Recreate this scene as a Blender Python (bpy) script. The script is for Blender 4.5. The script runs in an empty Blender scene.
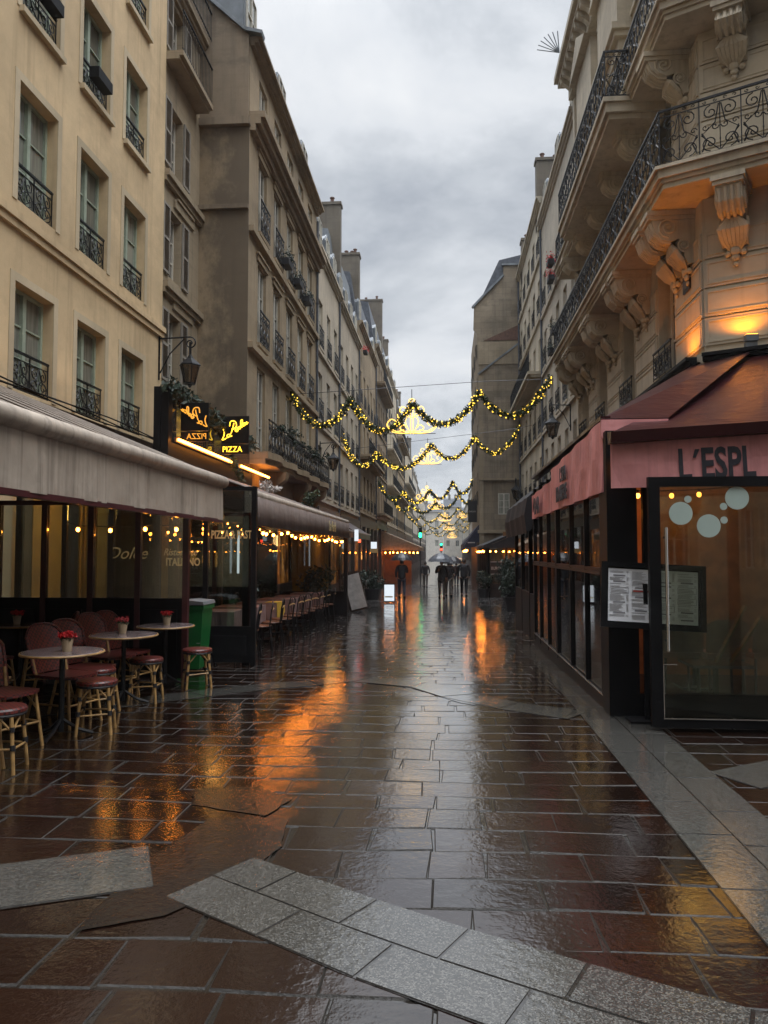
import bpy, math, random
from mathutils import Vector, Matrix
random.seed(7)
sc = bpy.context.scene
COL = sc.collection
PI = math.pi
R_ = math.radians
def gz(y):
    """street falls gently away from the camera"""
    return -0.0185*max(0.0, min(y, 60.0)-8.0)

# ------------------------------------------------------------------ materials
def new_mat(name):
    m = bpy.data.materials.new(name); m.use_nodes = True
    nt = m.node_tree; b = nt.nodes['Principled BSDF']
    return m, nt, b
def N(nt, t, **kw):
    n = nt.nodes.new(t)
    for k, v in kw.items():
        if k.startswith('i_'): n.inputs[k[2:].replace('_', ' ')].default_value = v
        else: setattr(n, k, v)
    return n
def ramp(nt, fac, stops):
    r = nt.nodes.new('ShaderNodeValToRGB'); e = r.color_ramp.elements
    while len(e) < len(stops): e.new(0.5)
    for k, (p, c) in enumerate(stops):
        e[k].position = p; e[k].color = (c[0], c[1], c[2], 1) if isinstance(c, tuple) else (c, c, c, 1)
    nt.links.new(fac, r.inputs[0]); return r.outputs[0]
def pos(nt, scale=(1, 1, 1)):
    g = nt.nodes.new('ShaderNodeNewGeometry'); m = nt.nodes.new('ShaderNodeMapping')
    m.inputs['Scale'].default_value = scale
    nt.links.new(g.outputs['Position'], m.inputs['Vector']); return m.outputs[0]
def noise(nt, vec, s, d=4, r=0.55, dist=0.0):
    n = nt.nodes.new('ShaderNodeTexNoise'); n.inputs['Scale'].default_value = s
    n.inputs['Detail'].default_value = d; n.inputs['Roughness'].default_value = r; n.inputs['Distortion'].default_value = dist
    nt.links.new(vec, n.inputs['Vector']); return n.outputs['Fac']
def mixc(nt, fac, a, b, mode='MIX'):
    m = nt.nodes.new('ShaderNodeMix'); m.data_type = 'RGBA'; m.blend_type = mode
    for s, v in ((m.inputs[0], fac), (m.inputs[6], a), (m.inputs[7], b)):
        if hasattr(v, 'links') or hasattr(v, 'is_linked'): nt.links.new(v, s)
        elif isinstance(v, tuple): s.default_value = (v[0], v[1], v[2], 1)
        else: s.default_value = v
    return m.outputs[2]
def mth(nt, op, a, b=None, c=None, clamp=False):
    m = nt.nodes.new('ShaderNodeMath'); m.operation = op; m.use_clamp = clamp
    for k, v in enumerate((a, b, c)):
        if v is None: continue
        if isinstance(v, (int, float)): m.inputs[k].default_value = v
        else: nt.links.new(v, m.inputs[k])
    return m.outputs[0]
def bump(nt, b, h, s=0.3, d=0.02):
    n = nt.nodes.new('ShaderNodeBump'); n.inputs['Strength'].default_value = s; n.inputs['Distance'].default_value = d
    nt.links.new(h, n.inputs['Height']); nt.links.new(n.outputs[0], b.inputs['Normal'])
def plain(name, c, rough=0.5, metal=0.0, var=0.25, scale=6.0, bmp=0.0, coat=0.0):
    m, nt, b = new_mat(name)
    p = pos(nt); f = noise(nt, p, scale)
    lo = tuple(x*(1-var) for x in c); hi = tuple(min(1, x*(1+var)) for x in c)
    nt.links.new(mixc(nt, ramp(nt, f, [(0.3, 0.0), (0.7, 1.0)]), lo, hi), b.inputs['Base Color'])
    b.inputs['Roughness'].default_value = rough; b.inputs['Metallic'].default_value = metal
    if coat: b.inputs['Coat Weight'].default_value = coat; b.inputs['Coat Roughness'].default_value = 0.1
    if bmp: bump(nt, b, noise(nt, p, scale*6), bmp, 0.01)
    return m
def wallmat(name, c, stain=0.5, joint=0.0, streak=0.35, dark=(0.09, 0.075, 0.06), big=0.35, rough=0.8):
    """limewash / limestone: cloudy tone, rain streaks, dirt, optional ashlar joints"""
    m, nt, b = new_mat(name)
    p = pos(nt)
    f1 = noise(nt, p, big, 5, 0.6); f2 = noise(nt, p, 3.0, 6, 0.65)
    st = noise(nt, pos(nt, (2.2, 2.2, 0.12)), 2.0, 5, 0.65)
    c1 = mixc(nt, ramp(nt, f1, [(0.3, 0.0), (0.7, 1.0)]), tuple(x*0.78 for x in c), tuple(min(x*1.12, 1) for x in c))
    c2 = mixc(nt, mth(nt, 'MULTIPLY', ramp(nt, f2, [(0.42, 0.0), (0.75, 1.0)]), 0.35), c1, tuple(x*0.62 for x in c))
    c3 = mixc(nt, mth(nt, 'MULTIPLY', ramp(nt, st, [(0.5, 0.0), (0.78, 1.0)]), streak), c2, dark)
    big_st = noise(nt, pos(nt, (0.25, 0.25, 0.5)), 1.3, 6, 0.7)
    c4 = mixc(nt, mth(nt, 'MULTIPLY', ramp(nt, big_st, [(0.5, 0.0), (0.72, 1.0)]), stain), c3, dark)
    out = c4
    if joint:
        g = nt.nodes.new('ShaderNodeNewGeometry'); sx = nt.nodes.new('ShaderNodeSeparateXYZ'); nt.links.new(g.outputs['Position'], sx.inputs[0])
        cb = nt.nodes.new('ShaderNodeCombineXYZ')
        nt.links.new(mth(nt, 'ADD', sx.outputs[0], sx.outputs[1]), cb.inputs[0]); nt.links.new(sx.outputs[2], cb.inputs[1])
        br = nt.nodes.new('ShaderNodeTexBrick'); nt.links.new(cb.outputs[0], br.inputs['Vector'])
        br.inputs['Scale'].default_value = 1.0; br.inputs['Brick Width'].default_value = 0.75; br.inputs['Row Height'].default_value = 0.36
        br.inputs['Mortar Size'].default_value = 0.008; br.inputs['Mortar Smooth'].default_value = 0.4
        br.inputs['Color1'].default_value = (1, 1, 1, 1); br.inputs['Color2'].default_value = (0.8, 0.79, 0.77, 1); br.inputs['Mortar'].default_value = (0.55, 0.52, 0.5, 1)
        out = mixc(nt, joint, c4, br.outputs['Color'], 'MULTIPLY')
    nt.links.new(out, b.inputs['Base Color']); b.inputs['Roughness'].default_value = rough
    bump(nt, b, noise(nt, p, 25, 5, 0.7), 0.25, 0.01)
    return m
def emit(name, c, s, base=(0.05, 0.05, 0.05)):
    m, nt, b = new_mat(name)
    b.inputs['Base Color'].default_value = (*base, 1)
    b.inputs['Emission Color'].default_value = (*c, 1); b.inputs['Emission Strength'].default_value = s
    return m
def glassy(name, tint=(0.8, 0.85, 0.82), rough=0.02, refl=0.1, drops=True):
    """thin pane: see-through with a reflecting surface"""
    m, nt, b = new_mat(name); nt.nodes.remove(b)
    out = nt.nodes['Material Output']
    t = N(nt, 'ShaderNodeBsdfTransparent'); t.inputs[0].default_value = (*tint, 1)
    g = N(nt, 'ShaderNodeBsdfGlossy'); g.inputs['Roughness'].default_value = rough
    lw = N(nt, 'ShaderNodeFresnel'); lw.inputs['IOR'].default_value = 1.5
    mx = N(nt, 'ShaderNodeMixShader'); nt.links.new(mth(nt, 'ADD', lw.outputs[0], refl, clamp=True), mx.inputs[0])
    nt.links.new(t.outputs[0], mx.inputs[1]); nt.links.new(g.outputs[0], mx.inputs[2])
    last = mx.outputs[0]
    if drops:
        d = N(nt, 'ShaderNodeBsdfDiffuse'); d.inputs[0].default_value = (0.45, 0.45, 0.42, 1)
        m2 = N(nt, 'ShaderNodeMixShader')
        fac = mth(nt, 'MULTIPLY', ramp(nt, noise(nt, pos(nt, (1, 1, 0.5)), 55, 3, 0.6), [(0.56, 0.0), (0.72, 1.0)]), 0.05)
        nt.links.new(fac, m2.inputs[0]); nt.links.new(last, m2.inputs[1]); nt.links.new(d.outputs[0], m2.inputs[2]); last = m2.outputs[0]
    nt.links.new(last, out.inputs[0])
    return m
def panemat(name, a, c, rough=0.06):
    """window glass over a curtain or a dark room; every window differs"""
    m, nt, b = new_mat(name)
    oi = N(nt, 'ShaderNodeObjectInfo')
    g = noise(nt, pos(nt, (6, 6, 0.4)), 3.0, 2)
    f = mth(nt, 'MULTIPLY', oi.outputs['Random'], ramp(nt, g, [(0.3, 0.5), (0.7, 1.0)]))
    nt.links.new(mixc(nt, f, a, c), b.inputs['Base Color']); b.inputs['Roughness'].default_value = rough
    b.inputs['Specular IOR Level'].default_value = 0.6
    return m

M = {}
M['cream'] = wallmat('cream_render', (0.63, 0.48, 0.29), 0.42, 0, 0.55, (0.26, 0.19, 0.11), 0.5)
M['surround'] = wallmat('pale_surround', (0.54, 0.45, 0.31), 0.2, 0, 0.25, (0.25, 0.2, 0.14))
M['limestone'] = wallmat('limestone', (0.54, 0.475, 0.365), 0.45, 0.0, 0.6, (0.16, 0.13, 0.1), 0.6)
M['grey_lime'] = wallmat('grey_limestone', (0.36, 0.295, 0.205), 0.5, 0.5, 0.5, (0.12, 0.1, 0.075))
M['tan_wall'] = wallmat('tan_wall', (0.37, 0.29, 0.19), 0.55, 0.3, 0.6, (0.1, 0.08, 0.055))
M['white_wall'] = wallmat('offwhite_wall', (0.52, 0.46, 0.37), 0.4, 0.15, 0.5, (0.16, 0.14, 0.11))
M['brown_wall'] = wallmat('brown_wall', (0.30, 0.23, 0.15), 0.6, 0.3, 0.6, (0.07, 0.06, 0.045))
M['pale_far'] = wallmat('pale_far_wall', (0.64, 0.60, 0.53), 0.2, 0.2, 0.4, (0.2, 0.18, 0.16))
M['party'] = wallmat('party_wall', (0.31, 0.255, 0.185), 0.75, 0.9, 0.7, (0.09, 0.075, 0.06), 0.3)
M['gable'] = wallmat('stained_gable', (0.25, 0.195, 0.135), 0.85, 0.2, 0.6, (0.075, 0.058, 0.042), 0.25)
M['zinc'] = plain('zinc_roof', (0.17, 0.19, 0.21), 0.45, 0.3, 0.3, 2.0, 0.2)
M['slate'] = plain('slate_roof', (0.07, 0.08, 0.10), 0.5, 0, 0.35, 5.0, 0.4)
M['chim'] = wallmat('chimney_render', (0.17, 0.145, 0.11), 0.6, 0.4, 0.6, (0.05, 0.04, 0.035))
M['terracotta'] = plain('terracotta', (0.13, 0.07, 0.05), 0.8)
M['iron'] = plain('wrought_iron', (0.013, 0.014, 0.017), 0.38, 0.4, 0.3, 20)
M['green_frame'] = plain('green_window_frame', (0.30, 0.36, 0.29), 0.5, 0, 0.15)
M['white_frame'] = plain('white_window_frame', (0.55, 0.53, 0.47), 0.5, 0, 0.15)
M['shutter'] = plain('grey_shutter', (0.27, 0.25, 0.22), 0.6, 0, 0.2, 4)
M['pane'] = panemat('window_pane', (0.03, 0.034, 0.03), (0.42, 0.43, 0.37))
M['pane_dark'] = panemat('dark_pane', (0.01, 0.01, 0.01), (0.09, 0.09, 0.08))
def litpane():
    m, nt, b = new_mat('lit_shop_pane')
    f = noise(nt, pos(nt, (1.5, 1.5, 0.8)), 1.6, 4, 0.7)
    c = ramp(nt, f, [(0.4, (0.0, 0.0, 0.0)), (0.55, (0.22, 0.07, 0.015)), (0.68, (0.9, 0.38, 0.08))])
    nt.links.new(c, b.inputs['Emission Color']); b.inputs['Emission Strength'].default_value = 0.55
    b.inputs['Base Color'].default_value = (0.01, 0.01, 0.01, 1); b.inputs['Roughness'].default_value = 0.05
    return m
M['pane_warm'] = litpane()
M['black'] = plain('black_paint', (0.010, 0.010, 0.011), 0.42, 0, 0.3, 3)
M['blackfab'] = plain('black_canvas', (0.012, 0.012, 0.016), 0.6)
M['darkwood'] = plain('dark_wood', (0.035, 0.02, 0.014), 0.4, 0, 0.4, 5, 0.2)
M['brownwood'] = plain('brown_fascia', (0.12, 0.045, 0.02), 0.5, 0, 0.4, 5, 0.2)
M['black'].node_tree.nodes['Principled BSDF'].inputs['Specular IOR Level'].default_value = 0.1
M['brickin'] = plain('brown_brick_interior', (0.46, 0.20, 0.085), 0.7, 0, 0.35, 5, 0.3)
M['burgundy'] = plain('burgundy_rail', (0.06, 0.012, 0.016), 0.4, 0, 0.3, 4, 0, 0.3)
M['glass'] = glassy('terrace_glass')
M['glass_green'] = glassy('door_glass', (0.90, 0.95, 0.90), 0.02, 0.0, False)
M['decal'] = plain('frosted_decal', (0.42, 0.52, 0.48), 0.6, 0, 0.06)
M['steel'] = plain('brushed_steel', (0.6, 0.58, 0.55), 0.25, 0.9, 0.1)
M['whitebulb'] = emit('warm_bulb', (1.0, 0.27, 0.03), 52)
M['cafebulb'] = emit('small_cafe_bulb', (1.0, 0.30, 0.04), 9)
M['fairy'] = emit('garland_lights', (1.0, 0.62, 0.06), 2.6)
M['motif'] = emit('golden_rope_light', (1.0, 0.55, 0.08), 2.8)
M['neon'] = emit('yellow_neon', (1.0, 0.58, 0.03), 3.0)
M['neon_back'] = emit('yellow_neon_back', (1.0, 0.40, 0.03), 1.0)
M['tube'] = emit('orange_tube_light', (1.0, 0.33, 0.05), 16)
M['flood'] = emit('flood_lens', (1.0, 0.45, 0.04), 5)
M['green_lamp'] = emit('green_lamp', (0.02, 1.0, 0.3), 6)
M['red_lamp'] = emit('red_lamp', (1.0, 0.05, 0.02), 6)
M['litboard'] = emit('lit_white_panel', (0.85, 0.93, 1.0), 0.75)
M['lampbulb'] = emit('pendant_bulb', (1.0, 0.5, 0.15), 12)
M['gold'] = plain('gold_lettering', (0.6, 0.47, 0.22), 0.45, 0.2, 0.1)
M['blackletter'] = plain('dark_lettering', (0.03, 0.03, 0.04), 0.7, 0, 0.1)
M['foliage'] = plain('foliage', (0.035, 0.06, 0.025), 0.6, 0, 0.5, 9)
M['fir'] = plain('fir_greenery', (0.045, 0.065, 0.02), 0.6, 0, 0.5, 12)
M['darkfir'] = plain('dark_evergreen', (0.018, 0.035, 0.022), 0.6, 0, 0.5, 12)
M['redflower'] = plain('red_petals', (0.55, 0.015, 0.02), 0.6, 0, 0.35, 60)
M['pinkflower'] = plain('pink_petals', (0.5, 0.06, 0.07), 0.6, 0, 0.35, 60)
M['potcream'] = plain('cream_pot', (0.42, 0.33, 0.22), 0.5)
M['bamboo'] = plain('bamboo', (0.38, 0.23, 0.09), 0.4, 0, 0.4, 14, 0.2)
M['binding'] = plain('black_binding', (0.015, 0.015, 0.018), 0.5)
M['marble'] = plain('marble_top', (0.20, 0.16, 0.165), 0.16, 0, 0.35, 9)
M['bin'] = plain('green_bin_plastic', (0.012, 0.13, 0.032), 0.35, 0, 0.15, 3)
M['cloth'] = plain('mauve_tablecloth', (0.22, 0.15, 0.15), 0.8, 0, 0.2, 4, 0.2)
M['yellowcloth'] = plain('yellow_cloth', (0.55, 0.36, 0.04), 0.8, 0, 0.15)
M['paper'] = plain('menu_paper', (0.82, 0.84, 0.88), 0.5, 0, 0.04)
M['ink'] = plain('menu_ink', (0.22, 0.22, 0.24), 0.7)
M['inkred'] = plain('menu_red_ink', (0.4, 0.05, 0.04), 0.7)
M['skin'] = plain('skin', (0.35, 0.2, 0.14), 0.5)
M['coat'] = plain('dark_coat', (0.02, 0.021, 0.026), 0.7, 0, 0.3, 8)
M['coat_grey'] = plain('grey_coat', (0.05, 0.05, 0.055), 0.7, 0, 0.3, 8)
M['jeans'] = plain('dark_jeans', (0.035, 0.045, 0.07), 0.8, 0, 0.3, 8)
M['trousers'] = plain('grey_trousers', (0.12, 0.11, 0.10), 0.8, 0, 0.3, 8)
M['hair'] = plain('dark_hair', (0.015, 0.01, 0.008), 0.5)
M['umbrella'] = plain('black_umbrella_cloth', (0.02, 0.02, 0.025), 0.35)
M['umbrella_grey'] = plain('grey_umbrella_cloth', (0.10, 0.11, 0.13), 0.3)
M['bluefab'] = plain('navy_canvas', (0.012, 0.016, 0.045), 0.6)
M['beigefab'] = plain('beige_canvas', (0.28, 0.2, 0.13), 0.7)
M['whitefab'] = plain('white_canvas', (0.5, 0.48, 0.46), 0.7)
M['floorin'] = plain('interior_floor', (0.04, 0.025, 0.018), 0.4)
M['curtain'] = plain('ochre_curtain', (0.50, 0.25, 0.04), 0.8, 0, 0.2, 3)
M['inwall'] = plain('interior_wall', (0.085, 0.06, 0.045), 0.7, 0, 0.3, 2)
M['seatleather'] = plain('brown_leather', (0.5, 0.2, 0.11), 0.45, 0, 0.2, 6)
M['orangewall'] = plain('ochre_interior', (0.28, 0.13, 0.045), 0.7, 0, 0.3, 2)
# awning canvas with rain streaks
def canvas(name, c, seam=0.55, streak=0.6):
    m, nt, b = new_mat(name)
    st = noise(nt, pos(nt, (7, 7, 0.25)), 1.0, 5, 0.7); f = noise(nt, pos(nt), 1.6, 5, 0.6)
    c1 = mixc(nt, ramp(nt, f, [(0.3, 0.0), (0.7, 1.0)]), tuple(x*0.8 for x in c), tuple(x*1.1 for x in c))
    c2 = mixc(nt, mth(nt, 'MULTIPLY', ramp(nt, st, [(0.5, 0.0), (0.68, 1.0)]), streak), c1, tuple(x*0.35 for x in c))
    nt.links.new(c2, b.inputs['Base Color']); b.inputs['Roughness'].default_value = 0.6
    bump(nt, b, noise(nt, pos(nt), 3, 3), 0.4, 0.06)
    return m
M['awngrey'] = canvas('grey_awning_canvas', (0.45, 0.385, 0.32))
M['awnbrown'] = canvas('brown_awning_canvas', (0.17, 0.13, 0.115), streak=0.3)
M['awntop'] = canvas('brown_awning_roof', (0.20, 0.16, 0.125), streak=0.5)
M['pink'] = canvas('pink_valance', (0.72, 0.30, 0.30), streak=0.35)
M['wine'] = canvas('wine_awning', (0.030, 0.0045, 0.006), streak=0.3)
M['wine'].node_tree.nodes['Principled BSDF'].inputs['Roughness'].default_value = 0.28; M['wine'].node_tree.nodes['Principled BSDF'].inputs['Specular IOR Level'].default_value = 0.35
# rattan weave
def weave(name, a, c):
    m, nt, b = new_mat(name)
    w = N(nt, 'ShaderNodeTexChecker'); w.inputs['Scale'].default_value = 42
    w.inputs['Color1'].default_value = (*a, 1); w.inputs['Color2'].default_value = (*c, 1)
    nt.links.new(pos(nt), w.inputs['Vector']); nt.links.new(w.outputs[0], b.inputs['Base Color'])
    b.inputs['Roughness'].default_value = 0.38
    return m
M['rattan'] = weave('red_rattan', (0.17, 0.028, 0.022), (0.03, 0.012, 0.012))
# wet paving
def wet(name, base, alt, joints=False, wetness=0.5, fleck=False, coarse=1.0):
    m, nt, b = new_mat(name)
    p = pos(nt)
    at = N(nt, 'ShaderNodeAttribute', attribute_name='tone')
    f = noise(nt, p, 2.2, 6, 0.65); g = noise(nt, p, 30, 5, 0.7)
    c = mixc(nt, at.outputs['Fac'], base, alt)
    c = mixc(nt, mth(nt, 'MULTIPLY', ramp(nt, f, [(0.35, 0.0), (0.7, 1.0)]), 0.5), c, tuple(x*0.5 for x in base))
    if fleck:
        v = N(nt, 'ShaderNodeTexVoronoi'); v.inputs['Scale'].default_value = 170; nt.links.new(p, v.inputs['Vector'])
        sv = N(nt, 'ShaderNodeSeparateColor'); nt.links.new(v.outputs['Color'], sv.inputs[0])
        c = mixc(nt, ramp(nt, sv.outputs[0], [(0.45, 0.0), (1.0, 0.75)]), c, tuple(min(1, x*3.2) for x in base))
    else:
        c = mixc(nt, mth(nt, 'MULTIPLY', ramp(nt, g, [(0.5, 0.0), (0.8, 1.0)]), 0.35), c, tuple(x*1.9 for x in base))
    nt.links.new(c, b.inputs['Base Color'])
    # water film: deep in broad patches, thin elsewhere
    film = ramp(nt, noise(nt, pos(nt, (1, 0.8, 1)), 1.1, 5, 0.6, 0.4), [(wetness-0.12, 0.0), (wetness+0.1, 1.0)])
    fine = noise(nt, p, 60*coarse, 3, 0.6)
    rg = mth(nt, 'ADD', mth(nt, 'MULTIPLY', film, -0.07), mth(nt, 'MULTIPLY_ADD', fine, 0.08, 0.055))
    nt.links.new(rg, b.inputs['Roughness']); b.inputs['IOR'].default_value = 1.5; b.inputs['Coat Weight'].default_value = 0.9; b.inputs['Coat IOR'].default_value = 1.95; nt.links.new(mth(nt, 'MULTIPLY', rg, 0.7), b.inputs['Coat Roughness'])
    h1 = noise(nt, p, 90*coarse, 4, 0.7); h2 = noise(nt, pos(nt, (1, 1.3, 1)), 9, 3, 0.55); h3 = noise(nt, p, 28, 3, 0.6)
    dry = mth(nt, 'SUBTRACT', 1.0, mth(nt, 'MULTIPLY', film, 0.8))
    ha = mth(nt, 'MULTIPLY', h1, mth(nt, 'MULTIPLY_ADD', dry, 0.0005, 0.00012))
    hb = mth(nt, 'MULTIPLY', h2, 0.0020)
    hc = mth(nt, 'MULTIPLY', h3, mth(nt, 'MULTIPLY_ADD', dry, 0.0016, 0.0007))
    h = mth(nt, 'ADD', ha, mth(nt, 'ADD', hb, hc))
    n = nt.nodes.new('ShaderNodeBump'); n.inputs['Strength'].default_value = 1.0; n.inputs['Distance'].default_value = 1.0
    nt.links.new(h, n.inputs['Height']); nt.links.new(n.outputs[0], b.inputs['Normal']); nt.links.new(n.outputs[0], b.inputs['Coat Normal'])
    return m
M['slab'] = wet('wet_paving_slabs', (0.022, 0.010, 0.006), (0.008, 0.0045, 0.0035), wetness=0.45)
M['bed'] = wet('wet_mortar_bed', (0.022, 0.019, 0.016), (0.022, 0.019, 0.016), wetness=0.35)
M['joint'] = plain('gritty_joint', (0.017, 0.014, 0.011), 0.55, 0, 0.5, 12, 0.6)
M['granite'] = wet('wet_granite', (0.055, 0.053, 0.048), (0.034, 0.033, 0.030), wetness=0.50, fleck=True)
M['asphalt'] = wet('wet_asphalt_patch', (0.014, 0.012, 0.011), (0.014, 0.012, 0.011), wetness=0.66, coarse=1.6)

# ------------------------------------------------------------------ mesh builder
class MB:
    def __init__(s): s.v = []; s.f = []
    def add(s, vs, fs):
        o = len(s.v); s.v += [tuple(p) for p in vs]; s.f += [tuple(i+o for i in f) for f in fs]; return s
    def box(s, x0, x1, y0, y1, z0, z1):
        return s.add([(x0,y0,z0),(x1,y0,z0),(x1,y1,z0),(x0,y1,z0),(x0,y0,z1),(x1,y0,z1),(x1,y1,z1),(x0,y1,z1)],
                     [(0,3,2,1),(4,5,6,7),(0,1,5,4),(1,2,6,5),(2,3,7,6),(3,0,4,7)])
    def beam(s, a, b, w, h, up=(0,0,1)):
        a = Vector(a); b = Vector(b); d = (b-a).normalized(); u = Vector(up)
        if abs(d.dot(u)) > 0.98: u = Vector((0,1,0))
        r = d.cross(u).normalized(); u = r.cross(d)
        vs = [p + r*(i*w/2) + u*(j*h/2) for p in (a, b) for i, j in ((-1,-1),(1,-1),(1,1),(-1,1))]
        return s.add(vs, [(0,3,2,1),(4,5,6,7),(0,1,5,4),(1,2,6,5),(2,3,7,6),(3,0,4,7)])
    def quad(s, *p): return s.add(p, [tuple(range(len(p)))])
    def tube(s, pts, r, n=6, closed=False):
        pts = [Vector(p) for p in pts]; m = len(pts)
        if m < 2: return s
        vs = []; prev = None
        for i, p in enumerate(pts):
            if closed: t = pts[(i+1) % m]-pts[i-1]
            else: t = pts[min(i+1, m-1)]-pts[max(i-1, 0)]
            if t.length < 1e-9: t = Vector((0,0,1))
            t.normalize()
            if prev is None:
                u = Vector((0,0,1)) if abs(t.z) < 0.9 else Vector((0,1,0))
            else: u = prev
            x = u.cross(t)
            if x.length < 1e-6: x = Vector((1,0,0)).cross(t)
            x.normalize(); y = t.cross(x); prev = y
            rr = r[i] if isinstance(r, (list, tuple)) else r
            vs += [p + (x*math.cos(2*PI*k/n)+y*math.sin(2*PI*k/n))*rr for k in range(n)]
        fs = []
        for i in range(m if closed else m-1):
            j = (i+1) % m
            fs += [(i*n+k, i*n+(k+1) % n, j*n+(k+1) % n, j*n+k) for k in range(n)]
        if not closed: fs += [tuple(range(n-1, -1, -1)), tuple((m-1)*n+k for k in range(n))]
        return s.add(vs, fs)
    def prism(s, poly, lo, hi, axis='x'):
        """poly: 2D points; axis x: (y,z), y: (x,z), z: (x,y)"""
        def P(q, t): return (t, q[0], q[1]) if axis == 'x' else ((q[0], t, q[1]) if axis == 'y' else (q[0], q[1], t))
        n = len(poly)
        vs = [P(q, lo) for q in poly]+[P(q, hi) for q in poly]
        return s.add(vs, [tuple(range(n)), tuple(range(2*n-1, n-1, -1))]+[(k, n+k, n+(k+1) % n, (k+1) % n) for k in range(n)])
    def lathe(s, prof, c=(0,0,0), n=16, a0=0):
        vs = [(c[0]+r*math.cos(2*PI*k/n+a0), c[1]+r*math.sin(2*PI*k/n+a0), c[2]+z) for r, z in prof for k in range(n)]
        m = len(prof); fs = [(i*n+k, i*n+(k+1) % n, (i+1)*n+(k+1) % n, (i+1)*n+k) for i in range(m-1) for k in range(n)]
        fs += [tuple(range(n-1, -1, -1)), tuple((m-1)*n+k for k in range(n))]
        return s.add(vs, fs)
    def ball(s, c, r, n=8, m=5, sc=(1,1,1)):
        vs = [(c[0], c[1], c[2]-r*sc[2])]
        for i in range(1, m):
            a = PI*i/m
            vs += [(c[0]+r*sc[0]*math.sin(a)*math.cos(2*PI*k/n), c[1]+r*sc[1]*math.sin(a)*math.sin(2*PI*k/n), c[2]-r*sc[2]*math.cos(a)) for k in range(n)]
        vs.append((c[0], c[1], c[2]+r*sc[2])); fs = []
        for k in range(n): fs.append((0, 1+(k+1) % n, 1+k))
        for i in range(m-2):
            for k in range(n): fs.append((1+i*n+k, 1+i*n+(k+1) % n, 1+(i+1)*n+(k+1) % n, 1+(i+1)*n+k))
        t = len(vs)-1; b = 1+(m-2)*n
        for k in range(n): fs.append((b+k, b+(k+1) % n, t))
        return s.add(vs, fs)
    def leaf(s, c, size):
        a = Vector((random.gauss(0,1), random.gauss(0,1), random.gauss(0,1))).normalized()*size
        b = Vector((random.gauss(0,1), random.gauss(0,1), random.gauss(0,1))).normalized()*size*0.5
        c = Vector(c); return s.add([c-a, c+b, c+a, c-b], [(0,1,2,3)])
    def xf(s, mat): s.v = [tuple(mat @ Vector(p)) for p in s.v]; return s
    def mesh(s, name, mt, smooth=False):
        me = bpy.data.meshes.new(name); me.from_pydata(s.v, [], s.f)
        me.materials.append(M[mt] if isinstance(mt, str) else mt)
        if smooth: me.polygons.foreach_set('use_smooth', [True]*len(me.polygons))
        me.update(); return me
    def build(s, name, mt, parent=None, world=True, smooth=False):
        if world and parent:
            o = worg(parent); s.v = [(x-o[0], y-o[1], z-o[2]) for x, y, z in s.v]
        return inst(s.mesh(name, mt, smooth), name, parent)
def worg(o):
    v = Vector((0,0,0))
    while o: v += o.location; o = o.parent
    return v
def inst(me, name, parent=None, loc=(0,0,0), rz=0.0, scale=None, rot=None):
    o = bpy.data.objects.new(name, me); COL.objects.link(o)
    o.location = loc; o.rotation_euler = rot if rot else (0,0,rz)
    if scale: o.scale = scale
    if parent: o.parent = parent
    return o
def tag(o, label=None, cat=None, group=None, kind=None):
    if label: o['label'] = label
    if cat: o['category'] = cat
    if group: o['group'] = group
    if kind: o['kind'] = kind
    return o
def thing(name, label, cat, loc=(0,0,0), group=None, rz=0.0):
    o = bpy.data.objects.new(name, None); COL.objects.link(o); o.empty_display_size = 0.1
    o.location = loc; o.rotation_euler = (0,0,rz)
    return tag(o, label, cat, group)
def copy_tree(o, parent=None):
    c = o.copy(); COL.objects.link(c)
    if parent: c.parent = parent
    for ch in [x for x in o.children]: copy_tree(ch, c)
    return c
def text_mesh(body, size, name, mt, bold=0.0, shear=0.0, ext=0.002, cond=1.0, align='LEFT'):
    cu = bpy.data.curves.new(name, 'FONT'); cu.body = body; cu.size = size; cu.offset = bold; cu.shear = shear; cu.extrude = ext
    cu.resolution_u = 3; cu.align_x = align
    o = bpy.data.objects.new(name, cu); COL.objects.link(o)
    dg = bpy.context.evaluated_depsgraph_get()
    me = bpy.data.meshes.new_from_object(o.evaluated_get(dg)); bpy.data.objects.remove(o)
    for v in me.vertices: v.co.x *= cond
    me.materials.clear(); me.materials.append(M[mt]); me.name = name
    return me

# ------------------------------------------------------------------ facade kit
class Facade:
    """plane through O with outward normal n; local coordinates (u along the facade, out, z)"""
    def __init__(s, root, O, n):
        s.root = root; s.O = Vector((O[0], O[1], 0)); l = math.hypot(*n); s.n = (n[0]/l, n[1]/l)
        s.u = (s.n[1], -s.n[0]); s.rz = math.atan2(s.u[1], s.u[0])
    def W(s, u, o, z): return (s.O.x+s.u[0]*u+s.n[0]*o, s.O.y+s.u[1]*u+s.n[1]*o, z)
    def place(s, mb): mb.v = [s.W(*p) for p in mb.v]; return mb
    def build(s, mb, name, mt, parent=None, smooth=False): return s.place(mb).build(name, mt, parent or s.root, True, smooth)
    def inst(s, me, name, u, o, z, parent=None, scale=None):
        p = parent or s.root; w = Vector(s.W(u, o, z))-worg(s.root)
        if p is not s.root:                      # child of an already placed part
            w = Vector((u, o, z)); return inst(me, name, p, w, 0, scale)
        return inst(me, name, p, w, s.rz, scale)
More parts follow.
